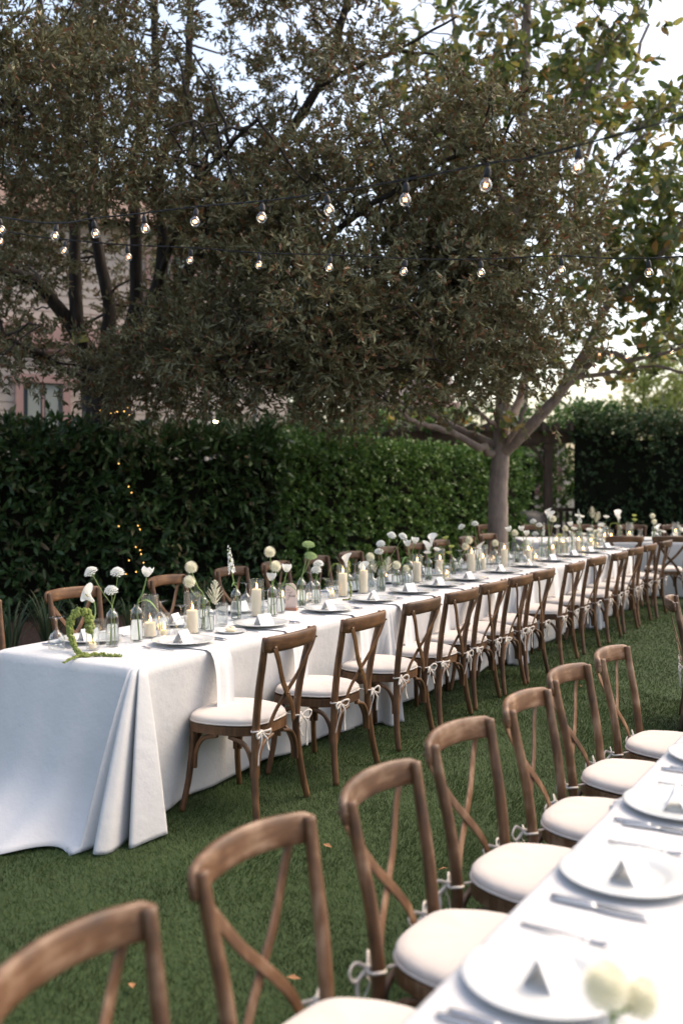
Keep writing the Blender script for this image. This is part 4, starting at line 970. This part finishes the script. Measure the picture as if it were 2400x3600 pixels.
def m_delph():
    mb = MB()
    for i in range(20):
        t = i/19; z = .015+.165*t; a = i*2.4; q = 1-.6*t; o = Vector((math.cos(a), math.sin(a), .15)); c = o*(.016*q)+Vector((0, 0, z))
        if t > .8: mb.ball(c, .0055*(1.5-t*.7), 6, 4); continue
        e, a1, a2 = frame_of(o)
        for k in range(5):
            b_ = k*1.2566; petal(mb, c, a1*math.cos(b_)+a2*math.sin(b_)+e*.45, e, .0185*q, .0085*q, -.1, 2)
    return mb.mesh('bloom', WPET)
def m_astilbe():
    mb = MB()
    for i in range(26):
        t = i/25; a = i*2.4; L = .070*(1-t)**.9+.014; b_ = Vector((0, 0, .13*t)); d = Vector((math.cos(a)*.62, math.sin(a)*.62, .75)).normalized()
        m_ = 9
        for k in range(m_):
            q = (k+1)/m_; c = b_+d*L*q; s_ = .0068*(1.15-q*.8)
            mb.ball(c+Vector((random.uniform(-1, 1), random.uniform(-1, 1), random.uniform(-1, 1)))*.0016, s_, 4, 3)
    return mb.mesh('bloom', CPET)
def m_lisi():
    mb = MB()
    for ring_, (n, tilt, L, w_) in enumerate(((6, .9, .042, .020), (6, .55, .038, .017), (5, .28, .032, .013), (4, .1, .026, .009))):
        for k in range(n):
            a = 2*math.pi*k/n+ring_*.5; o = Vector((math.cos(a), math.sin(a), 0)); petal(mb, (0, 0, .002*ring_), Vector((0, 0, 1))+o*tilt, o, L, w_, .22, 4, .7, .12)
    return mb.mesh('bloom', WPET)
def m_helle():
    mb = MB()
    for ring_, (n, tilt, L, w_) in enumerate(((6, .8, .028, .015), (5, .45, .026, .013), (4, .15, .022, .010))):
        for k in range(n):
            a = 2*math.pi*k/n+ring_*.5; o = Vector((math.cos(a), math.sin(a), 0)); petal(mb, (0, 0, 0), Vector((0, 0, 1))+o*tilt, o, L, w_, .3, 3, .8)
    return mb.mesh('bloom', GPET)
BL = {'pompon': m_pompon(), 'tulip': m_tulip(), 'calla': m_calla(), 'umbel': m_umbel(WPET), 'green': m_umbel(GUMB, 80, .042, .020), 'delph': m_delph(), 'astilbe': m_astilbe(), 'lisi': m_lisi(), 'helle': m_helle()}
RAYS = m_rays()
FN = {'pompon': ('pompon_dahlia', 'round cream pompon dahlia'), 'tulip': ('tulip', 'open white tulip'), 'calla': ('calla_lily', 'white calla lily'), 'umbel': ('lace_flower', 'white flat-headed lace flower'),
      'green': ('green_umbel_flower', 'green flat-headed umbel flower'), 'delph': ('delphinium', 'white delphinium spike'), 'astilbe': ('astilbe', 'feathery cream astilbe plume'), 'lisi': ('lisianthus', 'ruffled white lisianthus'), 'helle': ('hellebore', 'lime green hellebore')}
OFF = {'pompon': .036, 'tulip': .03, 'calla': .065, 'umbel': .012, 'green': .012, 'delph': .09, 'astilbe': .05, 'lisi': .02, 'helle': .014}
def leafblade(base, d, L, w_, bend):
    mb = MB(); d = Vector(d).normalized(); s_ = d.cross(Vector((0, 0, 1)));
    if s_.length < .1: s_ = Vector((1, 0, 0))
    s_.normalize(); vs = []
    for i in range(9):
        t = i/8; c = Vector(base)+d*(L*t)+Vector((0, 0, -bend*t*t*L*2))+Vector((0, 0, L*.35*t)); ww = w_*math.sin(math.pi*min(1, t*.9+.08))**.7
        vs += [c-s_*ww+Vector((0, 0, ww*.5)), c, c+s_*ww+Vector((0, 0, ww*.5))]
    return mb.add(vs, [(i*3+k, i*3+k+1, (i+1)*3+k+1, (i+1)*3+k) for i in range(8) for k in range(2)])
def flower(kind, root, tip, where, rank='', leaf=False, face=None, sc=1.0, mid=None):
    """root: bottom of the stem (world), tip: centre of the bloom (world)"""
    nm_, lab = FN[kind]; root, tip = Vector(root), Vector(tip)
    d = (tip-root); lean = Vector((d.x, d.y, 0))
    axis = (Vector((0, 0, 1))*.7+lean.normalized()*min(.9, lean.length*4)*.5 if lean.length > 1e-4 else Vector((0, 0, 1))).normalized()
    if kind in ('umbel', 'green'): axis = (axis+Vector((0, -.55, 0))).normalized()
    if face is not None: axis = Vector(face).normalized()
    bb = tip-axis*OFF[kind]*sc
    t = thing(nm_, root, (rank+' ' if rank else '')+lab+' '+where, 'flower', lab+' stems on the tables')
    q = axis.to_track_quat('Z', 'Y')
    o = link('bloom', BL[kind], t); o.location = bb-root; o.rotation_mode = 'QUATERNION'; o.rotation_quaternion = q @ Matrix.Rotation(random.uniform(0, 6.28) if kind != 'calla' else 0, 3, 'Z').to_quaternion(); o.scale = (sc,)*3
    if kind in ('umbel', 'green'):
        r = link('rays', RAYS, t); r.location = o.location; r.rotation_mode = 'QUATERNION'; r.rotation_quaternion = o.rotation_quaternion; r.scale = o.scale
    if kind == 'calla':
        r = link('spadix', spadix_me, t); r.location = o.location; r.rotation_mode = 'QUATERNION'; r.rotation_quaternion = o.rotation_quaternion; r.scale = o.scale
    neck = Vector((root.x*.6+root.x*.4, root.y, root.z+.17)) if mid is None else Vector(mid)
    end = bb+axis*(.016 if kind == 'pompon' else .10*(kind == 'astilbe') or .16*(kind == 'delph') or .002)*sc
    if kind in ('umbel', 'green'): end = bb-axis*.018*sc
    pts = [Vector((0, 0, 0)), neck-root, (neck-root)*.4+(bb-axis*.05-root)*.6, bb-root-axis*.012, end-root]
    if (bb.z-neck.z) < .05: pts = [Vector((0, 0, 0)), neck-root, end-root]
    part('stem', MB().tube(spline(pts, 5), .0024 if kind in ('umbel', 'helle', 'astilbe', 'lisi') else .0042, 6), STEMM, t)
    if leaf:
        a = random.uniform(0, 6.28) if leaf is True else leaf
        part('leaf', leafblade(neck-root+Vector((0, 0, .01)), (math.cos(a), math.sin(a), .5), .13, .013, .55), LEAFG, t)
    if kind in ('delph', 'astilbe', 'lisi'):
        part('leaf', leafblade(neck-root+Vector((0, 0, .03)), (random.uniform(-1, 1), random.uniform(-1, 1), .4), .06, .008, .5), LEAFG, t)
    return t
def budvase(p, fl=(), depth=None, h=1.0):
    """fl: (kind, px, py[, leaf[, sc]]) blooms by photo pixel, at the vase's own distance"""
    wh = place_of(p); kinds = '-'.join(sorted({FN[f[0]][0] for f in fl})[:2]) or 'no flower'
    t = thing('bud_vase', p, 'vase with '+kinds.replace('_', ' ').replace('-', ' and ')+' '+wh, 'vase', 'clear bud vases')
    for n_, me in (('glass', vase_me), ('water', water_me)):
        o = link(n_, me, t); o.scale = (1, 1, h)
    cnt = {}
    for f in fl: cnt.setdefault(f[0], []).append(f[2])
    for k, f in enumerate(fl):
        kind, px, py = f[:3]; tip = at(px, py, p.y+random.uniform(-.03, .03)); ys = sorted(cnt[kind])
        rank = '' if len(ys) == 1 else (['tallest', 'lower', 'lowest', 'small'][min(3, ys.index(py))])
        a = k*2.1; root = p+Vector((.014*math.cos(a), .014*math.sin(a), .011))
        neck = p+Vector((.004*math.cos(a), .004*math.sin(a), .192*h))
        flower(kind, root, tip, wh, rank, f[3] if len(f) > 3 else False, None, f[4] if len(f) > 4 else 1.0, neck)
def amaranth(pts, label, r=.015):
    s = spline(pts, 8); n = len(s); base = s[0]
    t = thing('amaranthus', base, label, 'flower', 'trailing green amaranthus')
    mb = MB()
    for i, p in enumerate(s):
        q = i/(n-1); rr = r*(1-.55*q)*(.75+.45*abs(math.sin(i*.9)))
        for k in range(9):
            d = Vector((random.gauss(0, 1), random.gauss(0, 1), random.gauss(0, 1))).normalized(); c = p-base+d*rr*.62
            mb.ball(c, rr*random.uniform(.32, .55), 5, 3)
    tag(part('tassel', mb, AMAR, t), kind='stuff'); part('stem', MB().tube([p-base for p in s], .0025, 5), STEMM, t)
def q1(x, y): return (x*.5102, 1850+y*.5102)
def q2(x, y): return (600+x*.5102, 1850+y*.5102)
def q3(x, y): return (1300+x*.38265, 1700+y*.38265)
def q4(x, y): return (1800+x*.38265, 1700+y*.38265)
def b_(q, x, y): p = on(*q(x, y), TOP); p.z = ZT; return p
def F_(q, k, x, y, *r): return (k, *q(x, y), *r)
# --- first section, read off the photograph
goblet(b_(q1, 393, 850)); goblet(b_(q1, 1110, 712)); goblet(b_(q1, 1250, 748))
tumbler(b_(q1, 690, 812)); tumbler(b_(q1, 1130, 760), True); tumbler(b_(q1, 1525, 690))
p = b_(q1, 640, 855); tumbler(p, True)
flower('calla', p+Vector((.006, 0, .012)), at(*q1(590, 470), p.y), 'standing in a tumbler at the draped table end', '', False, (-.25, -.8, .5), 1.3, p+Vector((-.003, 0, .12)))
amaranth([p+Vector((-.012, 0, .10)), at(*q1(600, 600), p.y), at(*q1(540, 590), p.y-.02), at(*q1(490, 650), p.y-.04), at(*q1(485, 730), p.y-.05), at(*q1(510, 810), p.y-.07), on(*q1(560, 885), TOP+.012), on(*q1(680, 885), TOP+.010), on(*q1(830, 893), TOP+.006)], 'thick green amaranthus tassel arching out of a tumbler onto the cloth at the draped end', .025)
amaranth([on(*q1(600, 882), TOP+.010), on(*q1(520, 900), TOP+.010), on(*q1(440, 940), TOP+.004)], 'short green amaranthus tip lying over the edge of the draped table end', .013)
budvase(b_(q1, 775, 830), [F_(q1, 'umbel', 630, 318), F_(q1, 'umbel', 810, 322), F_(q1, 'umbel', 768, 447)])
budvase(b_(q1, 943, 797), [F_(q1, 'tulip', 1015, 310, -.2)])
hurricane(b_(q1, 1035, 768), (.075, .0315))
hurricane(b_(q1, 1325, 742), (.125, .0315))
budvase(b_(q1, 1400, 715), [F_(q1, 'pompon', 1318, 283), F_(q1, 'pompon', 1305, 382)])
budvase(b_(q1, 1437, 726), [F_(q1, 'astilbe', 1478, 480)], h=.72)
tumbler(b_(q2, 355, 680)); tumbler(b_(q2, 500, 645)); goblet(b_(q2, 520, 560)); goblet(b_(q2, 645, 620))
budvase(b_(q2, 450, 648), [F_(q2, 'delph', 412, 235)])
hurricane(b_(q2, 592, 622))
budvase(b_(q2, 700, 622), [F_(q2, 'pompon', 683, 178), F_(q2, 'pompon', 722, 277), F_(q2, 'tulip', 695, 345)])
budvase(b_(q2, 752, 600), [F_(q2, 'tulip', 800, 285, -.1)], h=.8)
tumbler(b_(q2, 770, 520), True)
budvase(b_(q2, 900, 558), [F_(q2, 'green', 948, 128), F_(q2, 'green', 962, 205)])
tumbler(b_(q2, 925, 530), True)
budvase(b_(q2, 1000, 538), [F_(q2, 'umbel', 1018, 262), F_(q2, 'umbel', 1002, 303)], h=.85)
goblet(b_(q2, 1070, 520)); goblet(b_(q2, 965, 470)); tumbler(b_(q2, 1112, 498), True)
hurricane(b_(q2, 1185, 486)); 
p = b_(q2, 1225, 470); budvase(p, [F_(q2, 'calla', 1205, 222)], h=.8)
amaranth([p+Vector((0, 0, .17)), at(*q2(1225, 250), p.y), at(*q2(1215, 330), p.y-.03), at(*q2(1240, 430), p.y-.05), on(*q2(1235, 497), TOP+.008), on(*q2(1190, 507), TOP+.006)], 'green amaranthus tassel trailing from a vase by the fourth aisle-side plate')
amaranth([p+Vector((0, 0, .17)), at(*q2(1150, 260), p.y), at(*q2(1105, 280), p.y), at(*q2(1085, 340), p.y)], 'short green amaranthus tassel drooping beside a calla lily', .008)
budvase(b_(q2, 1272, 452), [F_(q2, 'calla', 1320, 285)], h=.7)
hurricane(b_(q2, 1328, 462)); goblet(b_(q2, 1388, 446)); goblet(b_(q2, 1270, 400))
budvase(b_(q2, 1372, 425), [F_(q2, 'pompon', 1373, 213)])
budvase(b_(q2, 1450, 448), [F_(q2, 'astilbe', 1400, 285, False, .8), F_(q2, 'astilbe', 1490, 280, False, .9)], h=.95)
# --- second and third sections
goblet(b_(q3, 20, 970)); budvase(b_(q3, 105, 985), [F_(q3, 'umbel', 100, 557), F_(q3, 'umbel', 82, 630), F_(q3, 'umbel', 197, 480), F_(q3, 'umbel', 300, 490)], h=.8)
tumbler(b_(q3, 150, 900), True); tumbler(b_(q3, 190, 920))
budvase(b_(q3, 238, 945), [F_(q3, 'pompon', 243, 750)], h=.75)
budvase(b_(q3, 290, 930), [F_(q3, 'pompon', 330, 780, False, .85)], h=.6)
goblet(b_(q3, 340, 930)); goblet(b_(q3, 465, 840)); 
budvase(b_(q3, 362, 925), [F_(q3, 'tulip', 342, 545, True), F_(q3, 'tulip', 413, 518, True)])
hurricane(b_(q3, 432, 912))
p = b_(q3, 535, 898); budvase(p, [F_(q3, 'calla', 565, 505), F_(q3, 'calla', 535, 575), F_(q3, 'lisi', 525, 630), F_(q3, 'lisi', 615, 600)])
amaranth([p+Vector((0, 0, .19)), at(*q3(630, 640), p.y), at(*q3(680, 700), p.y-.02), at(*q3(672, 800), p.y-.05), on(*q3(690, 885), TOP+.006), on(*q3(745, 892), TOP+.005)], 'green amaranthus tassel trailing past an upturned goblet by the sixth plate', .009)
goblet(b_(q3, 615, 878)); tumbler(b_(q3, 702, 868), True); hurricane(b_(q3, 640, 840), (.125, .0315))
budvase(b_(q3, 760, 838), [F_(q3, 'helle', 693, 495, False, 1.3), F_(q3, 'helle', 748, 575, False, 1.3), F_(q3, 'helle', 725, 630, False, 1.3)], h=.8)
goblet(b_(q3, 858, 815)); goblet(b_(q3, 822, 770))
budvase(b_(q3, 812, 815), [F_(q3, 'pompon', 908, 520), F_(q3, 'pompon', 875, 577)], h=.6)
hurricane(b_(q3, 932, 818))
budvase(b_(q3, 990, 800), [F_(q3, 'calla', 1000, 572), F_(q3, 'calla', 995, 655)], h=.6)
budvase(b_(q3, 1005, 770), [F_(q3, 'umbel', 840, 400), F_(q3, 'umbel', 962, 372)])
hurricane(b_(q3, 1035, 790), (.10, .027)); tumbler(b_(q3, 1075, 780)); goblet(b_(q3, 1062, 740)); goblet(b_(q3, 1170, 765))
budvase(b_(q3, 1150, 745), [F_(q3, 'pompon', 1148, 548)], h=.7)
hurricane(b_(q3, 1232, 765)); tumbler(b_(q3, 1130, 735), True); tumbler(b_(q3, 1300, 745))
budvase(b_(q3, 1342, 735), [F_(q3, 'tulip', 1272, 415, 2.9), F_(q3, 'pompon', 1328, 455)])
goblet(b_(q3, 1405, 735)); budvase(b_(q3, 1425, 715), [F_(q3, 'tulip', 1388, 410, True), F_(q3, 'tulip', 1435, 452, True), F_(q3, 'pompon', 1437, 550)], h=.8)
hurricane(b_(q3, 1460, 725), (.10, .027)); tumbler(b_(q3, 1520, 715), True)
# --- last section
for (x, y) in ((90, 730), (318, 672), (520, 640), (675, 610), (825, 585), (255, 665)): goblet(b_(q4, x, y))
for (x, y, k) in ((145, 730, (.125, .0315)), (405, 655, (.145, .0315)), (465, 650, (.125, .0315)), (605, 630, (.125, .0315)), (370, 690, (.10, .027)), (720, 615, (.10, .027)), (845, 560, (.10, .027))): hurricane(b_(q4, x, y), k)
for (x, y, t_) in ((190, 700, 0), (370, 680, 1), (570, 620, 0), (650, 640, 1), (770, 590, 1)): tumbler(b_(q4, x, y), bool(t_))
budvase(b_(q4, 270, 680), [F_(q4, 'umbel', 190, 350), F_(q4, 'umbel', 245, 385), F_(q4, 'delph', 285, 420, False, .8), F_(q4, 'umbel', 210, 465)])
p = b_(q4, 335, 690); budvase(p, [F_(q4, 'calla', 318, 262), F_(q4, 'calla', 348, 290), F_(q4, 'pompon', 374, 325)], h=1.0)
amaranth([p+Vector((0, 0, .18)), at(*q4(330, 500), p.y), at(*q4(325, 560), p.y-.03), at(*q4(318, 680), p.y-.05)], 'green amaranthus tassel trailing near the last aisle-side places', .009)
budvase(b_(q4, 425, 660), [F_(q4, 'lisi', 410, 392, False, 1.2), F_(q4, 'helle', 437, 472, False, 1.5)])
budvase(b_(q4, 485, 655), [F_(q4, 'pompon', 484, 413)])
budvase(b_(q4, 545, 640), [F_(q4, 'tulip', 530, 370, True), F_(q4, 'lisi', 565, 410, False, 1.2), F_(q4, 'calla', 555, 470)])
budvase(b_(q4, 640, 630), [F_(q4, 'delph', 612, 300, False, .9), F_(q4, 'lisi', 655, 462)])
budvase(b_(q4, 705, 610), [F_(q4, 'lisi', 708, 420, False, 1.3), F_(q4, 'pompon', 728, 490)])
budvase(b_(q4, 765, 600), [F_(q4, 'pompon', 766, 450), F_(q4, 'tulip', 800, 430)])
# --- head table
hb = lambda x, y=500: (lambda p: Vector((p.x*13.95/p.y, 13.95+random.uniform(-.2, .2), ZT)))(at(*q4(x, y), 13.95))
budvase(hb(615), [F_(q4, 'lisi', 600, 290, False, 1.3), F_(q4, 'lisi', 640, 300, False, 1.1), F_(q4, 'tulip', 612, 360)]); budvase(hb(750), [F_(q4, 'astilbe', 733, 280, False, 1.2), F_(q4, 'astilbe', 778, 320, False, 1.1)])
budvase(hb(835), [F_(q4, 'lisi', 862, 303, False, 1.3), F_(q4, 'lisi', 818, 376, False, 1.5)])
p = hb(990); budvase(p, [F_(q4, 'calla', 970, 275, False, 1.3), F_(q4, 'calla', 975, 310, False, 1.1)])
amaranth([p+Vector((0, 0, .19)), at(*q4(950, 365), p.y), at(*q4(905, 370), p.y), at(*q4(888, 420), p.y), at(*q4(885, 480), p.y)], 'green amaranthus tassel arching from a vase on the head table', .012)
hurricane(hb(1055), (.075, .0315)); budvase(hb(1120), [F_(q4, 'helle', 1118, 290, False, 1.6), F_(q4, 'helle', 1122, 328, False, 1.6)]); tumbler(hb(1210)); tumbler(hb(930), True)
budvase(hb(1262), [F_(q4, 'pompon', 1285, 298), F_(q4, 'pompon', 1300, 350)]); goblet(hb(1305)); goblet(hb(1435)); goblet(hb(860)); budvase(hb(1375), [F_(q4, 'calla', 1330, 400), F_(q4, 'lisi', 1388, 440)], h=.7)
hurricane(hb(1500), (.10, .027)); budvase(hb(1560), [F_(q4, 'tulip', 1555, 420, False, 1.2)]); hurricane(hb(840, 510), (.10, .027))
for x in (5.6, 6.2): budvase(Vector((x, 13.9, ZT)), [('pompon', 1200+x/13.9*F, 1810), ('tulip', 1210+x/13.9*F, 1830)]); hurricane(Vector((x+.25, 13.9, ZT)))
for i, x in enumerate((3.55, 4.15, 4.74, 5.3)):
    put('plate', plate_me, Vector((x, 13.62, ZT)), f'white plate on the head table, {ORD[i]} lawn-side place', 'plate', 'head table plates')
# --- partner table across the aisle (out of focus)
p = W(-2.03, 2.86, ZT); budvase(p, [('pompon', 2115, 3500), ('pompon', 2030, 3560, False, .9)], h=.6) if False else None
def near(u, v): return W(u, v, ZT-DROP)
def nb(p, blooms, where, h=1.0):
    t = thing('bud_vase', p, 'blurred clear bud vase on the partner table '+where, 'vase', 'clear bud vases')
    for n_, me in (('glass', vase_me), ('water', water_me)): o = link(n_, me, t); o.scale = (1, 1, h)
    for k, (kind, dx, dy, dz, sc) in enumerate(blooms): flower(kind, p+Vector((.006*k, 0, .011)), p+Vector((dx, dy, dz)), 'on the partner table '+where, ['', 'lower'][k > 0], False, None, sc, p+Vector((0, 0, .19*h)))
q = on(2130, 3560, .80)
nb(Vector((q.x+.01, q.y, ZT-DROP)), [('pompon', -.01, -.0, .185, 1.0), ('pompon', .055, .03, .15, .9)], 'beside the first visible plate', .7)
for i, (u, v) in enumerate(((-1.22, 2.80), (-.62, 2.79), (-.02, 2.80), (.58, 2.79))):
    pp = near(u, v); o = put('goblet', goblet_me, pp, f'upturned goblet behind the {ORD[i]} plate of the partner table', 'goblet', 'upturned goblets')
for i, (u, v) in enumerate(((-1.45, 2.88), (-.85, 2.88))):
    put('hurricane_glass', hurr_me, near(u, v), f'blurred hurricane glass behind the {ORD[i]} plate of the partner table', 'candle holder', 'hurricane glasses')
# --- table number sign
p = b_(q2, 828, 580); rz = ROWROT+R(28)
sg = thing('table_number_sign', p, 'blush arched table number sign lettered Table Five in a wooden foot', 'sign', None, R(-16))
part('foot', MB().box((0, 0, .0085), (.088, .036, .017)), SIGNB, sg, False)
ar = MB(); K = 18; hw, hh = .0385, .125; out_ = [(-hw, .004), (hw, .004)]+[(hw*math.cos(math.pi*k/K), hh+hw*1.15*math.sin(math.pi*k/K)) for k in range(K+1)]
n = len(out_); ar.add([(x, -.002, z+.012) for x, z in out_]+[(x, .002, z+.012) for x, z in out_], [tuple(range(n)), tuple(range(2*n-1, n-1, -1))]+[(k, k+n, (k+1) % n+n, (k+1) % n) for k in range(n)])
pn = part('panel', ar, SIGN, sg, False)
yy = -.0032
strokes = [[(-.027, .098), (-.030, .106), (-.022, .111), (-.010, .107), (.004, .108), (.010, .114), (.006, .116), (-.001, .108)], [(-.001, .108), (-.008, .095), (-.013, .078), (-.018, .063), (-.024, .060), (-.024, .066)], [(-.021, .089), (-.012, .090), (-.004, .091)],
           [(-.003, .090), (-.006, .083), (-.003, .081), (.002, .086)], [(.004, .091), (.002, .083), (.005, .081), (.011, .088), (.013, .093)], [(.013, .091), (.013, .085), (.016, .081), (.021, .087), (.023, .092)], [(.021, .086), (.027, .088), (.027, .092), (.023, .090), (.022, .085), (.026, .082), (.033, .088)]]
for s_ in strokes: part('lettering', MB().tube(spline([(x, yy, z+.008) for x, z in s_], 5), .0007, 5), SIGNI, pn)
part('lettering', MB().ball((.004, yy, .106), .0008, 5, 3), SIGNI, pn)
tc = bpy.data.curves.new('table_word', 'FONT'); tc.body = 'TABLE'; tc.size = .0085; tc.align_x = 'CENTER'; tc.extrude = .0002
to = bpy.data.objects.new('table_word', tc); COL.objects.link(to); bpy.context.view_layer.update()
tm = bpy.data.meshes.new_from_object(to.evaluated_get(bpy.context.evaluated_depsgraph_get())); bpy.data.objects.remove(to)
tm.materials.clear(); tm.materials.append(SIGNI); o = link('lettering', tm, pn); o.location = (-.018, yy+.0006, .131); o.rotation_euler = (R(90), 0, 0)

# ---------------------------------------------------------------- string lights
globe_me = MB()
gs = 18; gprof = [(.0006, -.066), (.010, -.0645), (.018, -.059), (.0235, -.050), (.0252, -.041), (.0235, -.031), (.018, -.022), (.0125, -.016), (.0115, -.008)]
gin = [(r*.955, z) for r, z in gprof[::-1]]; gin[-1] = (.0006, -.0645)
globe_me = MB().lathe(gprof+gin, gs).mesh('globe', GLASS)
sock_me = MB().lathe([(0, .032), (.006, .031), (.010, .026), (.0135, .018), (.0145, .0), (.0145, -.010), (.012, -.0115), (0, -.0115)], 12).tube([(0, 0, .026), (0, 0, .042)], .005, 6).mesh('socket', BLACK)
fil_me = MB()
fpts = [(.010*math.cos(a), .006*math.sin(a*1.0), -.040+.007*math.sin(a*3)) for a in [6.283*k/24 for k in range(25)]]
fil_me.tube(fpts, .0016, 5).ball((0, 0, -.041), .0048, 8, 5, (1, .7, 1.2)); fil_me = fil_me.mesh('filament', FIL)
sup_me = MB().tube([(.003, 0, -.012), (.008, 0, -.038)], .0006, 4).tube([(-.003, 0, -.012), (-.008, 0, -.038)], .0006, 4).mesh('filament_support', STEEL)
def string(bulbs, d0, d1, x0, x1, label, nth, ext=()):
    """bulbs: photo pixels of globe centres; distance runs d0..d1 (in 1/d) between columns x0..x1"""
    wire = []
    for bi, (px, py) in enumerate(bulbs):
        t = (px-x0)/(x1-x0); d = 1/((1-t)/d0+t/d1); c = at(px, py, d)
        b = thing('string_light_bulb', c+Vector((0, 0, .041)), f'{ORD[bi]} lit globe bulb from the house side on the '+nth, 'light bulb', 'bulbs on the '+nth)
        tx, ty = R(random.uniform(-14, 14)), R(random.uniform(-16, 16)); b.rotation_euler = (tx, ty, random.uniform(0, 3))
        b.location = c+b.rotation_euler.to_matrix() @ Vector((0, 0, .041))
        for n_, me in (('globe', globe_me), ('socket', sock_me), ('filament', fil_me), ('filament_support', sup_me)): link(n_, me, b)
        wire.append(b.location+b.rotation_euler.to_matrix() @ Vector((0, 0, .043)))
    ends = []
    a, b2 = wire[0], wire[-1]; d = (wire[1]-wire[0]).normalized(); e = (wire[-1]-wire[-2]).normalized()
    pts = [a-d*2.2+Vector((0, 0, .1))]+wire+[b2+e*(1.6)+Vector((0, 0, .12))]
    s = spline(pts, 6); o = thing('light_cable', s[0], label, 'cable')
    k = len(s); tw = []
    mb = MB()
    for ph in (0, math.pi):
        s2 = spline(pts, 14); mb.tube([p-s[0]+Vector((0, math.cos(i*1.1+ph), math.sin(i*1.1+ph)))*.0026 for i, p in enumerate(s2)], .0026, 5)
    part('twisted_wire', mb, BLACK, o); 
string([(8, 808), (195, 830), (337, 822), (512, 805), (686, 780), (920, 766), (1157, 740), (1423, 703), (1706, 652), (2029, 588)], 6.2, 3.7, 0, 2029, 'black twisted cable of the higher string of lights rising to the right tree', 'higher slanting cable')
string([(3, 850), (226, 882), (453, 905), (668, 916), (910, 932), (1157, 942), (1418, 955), (1690, 960), (1972, 951), (2279, 960)], 7.0, 5.6, 0, 2279, 'black twisted cable of the lower level string of lights', 'lower level cable')
string([(1935, 1246), (2105, 1246), (2149, 1250), (2202, 1256), (2272, 1246), (2360, 1240)], 11.8, 11.2, 1935, 2360, 'distant thin cable of lights beside the broad-leaved tree', 'distant cable by the broad-leaved tree')
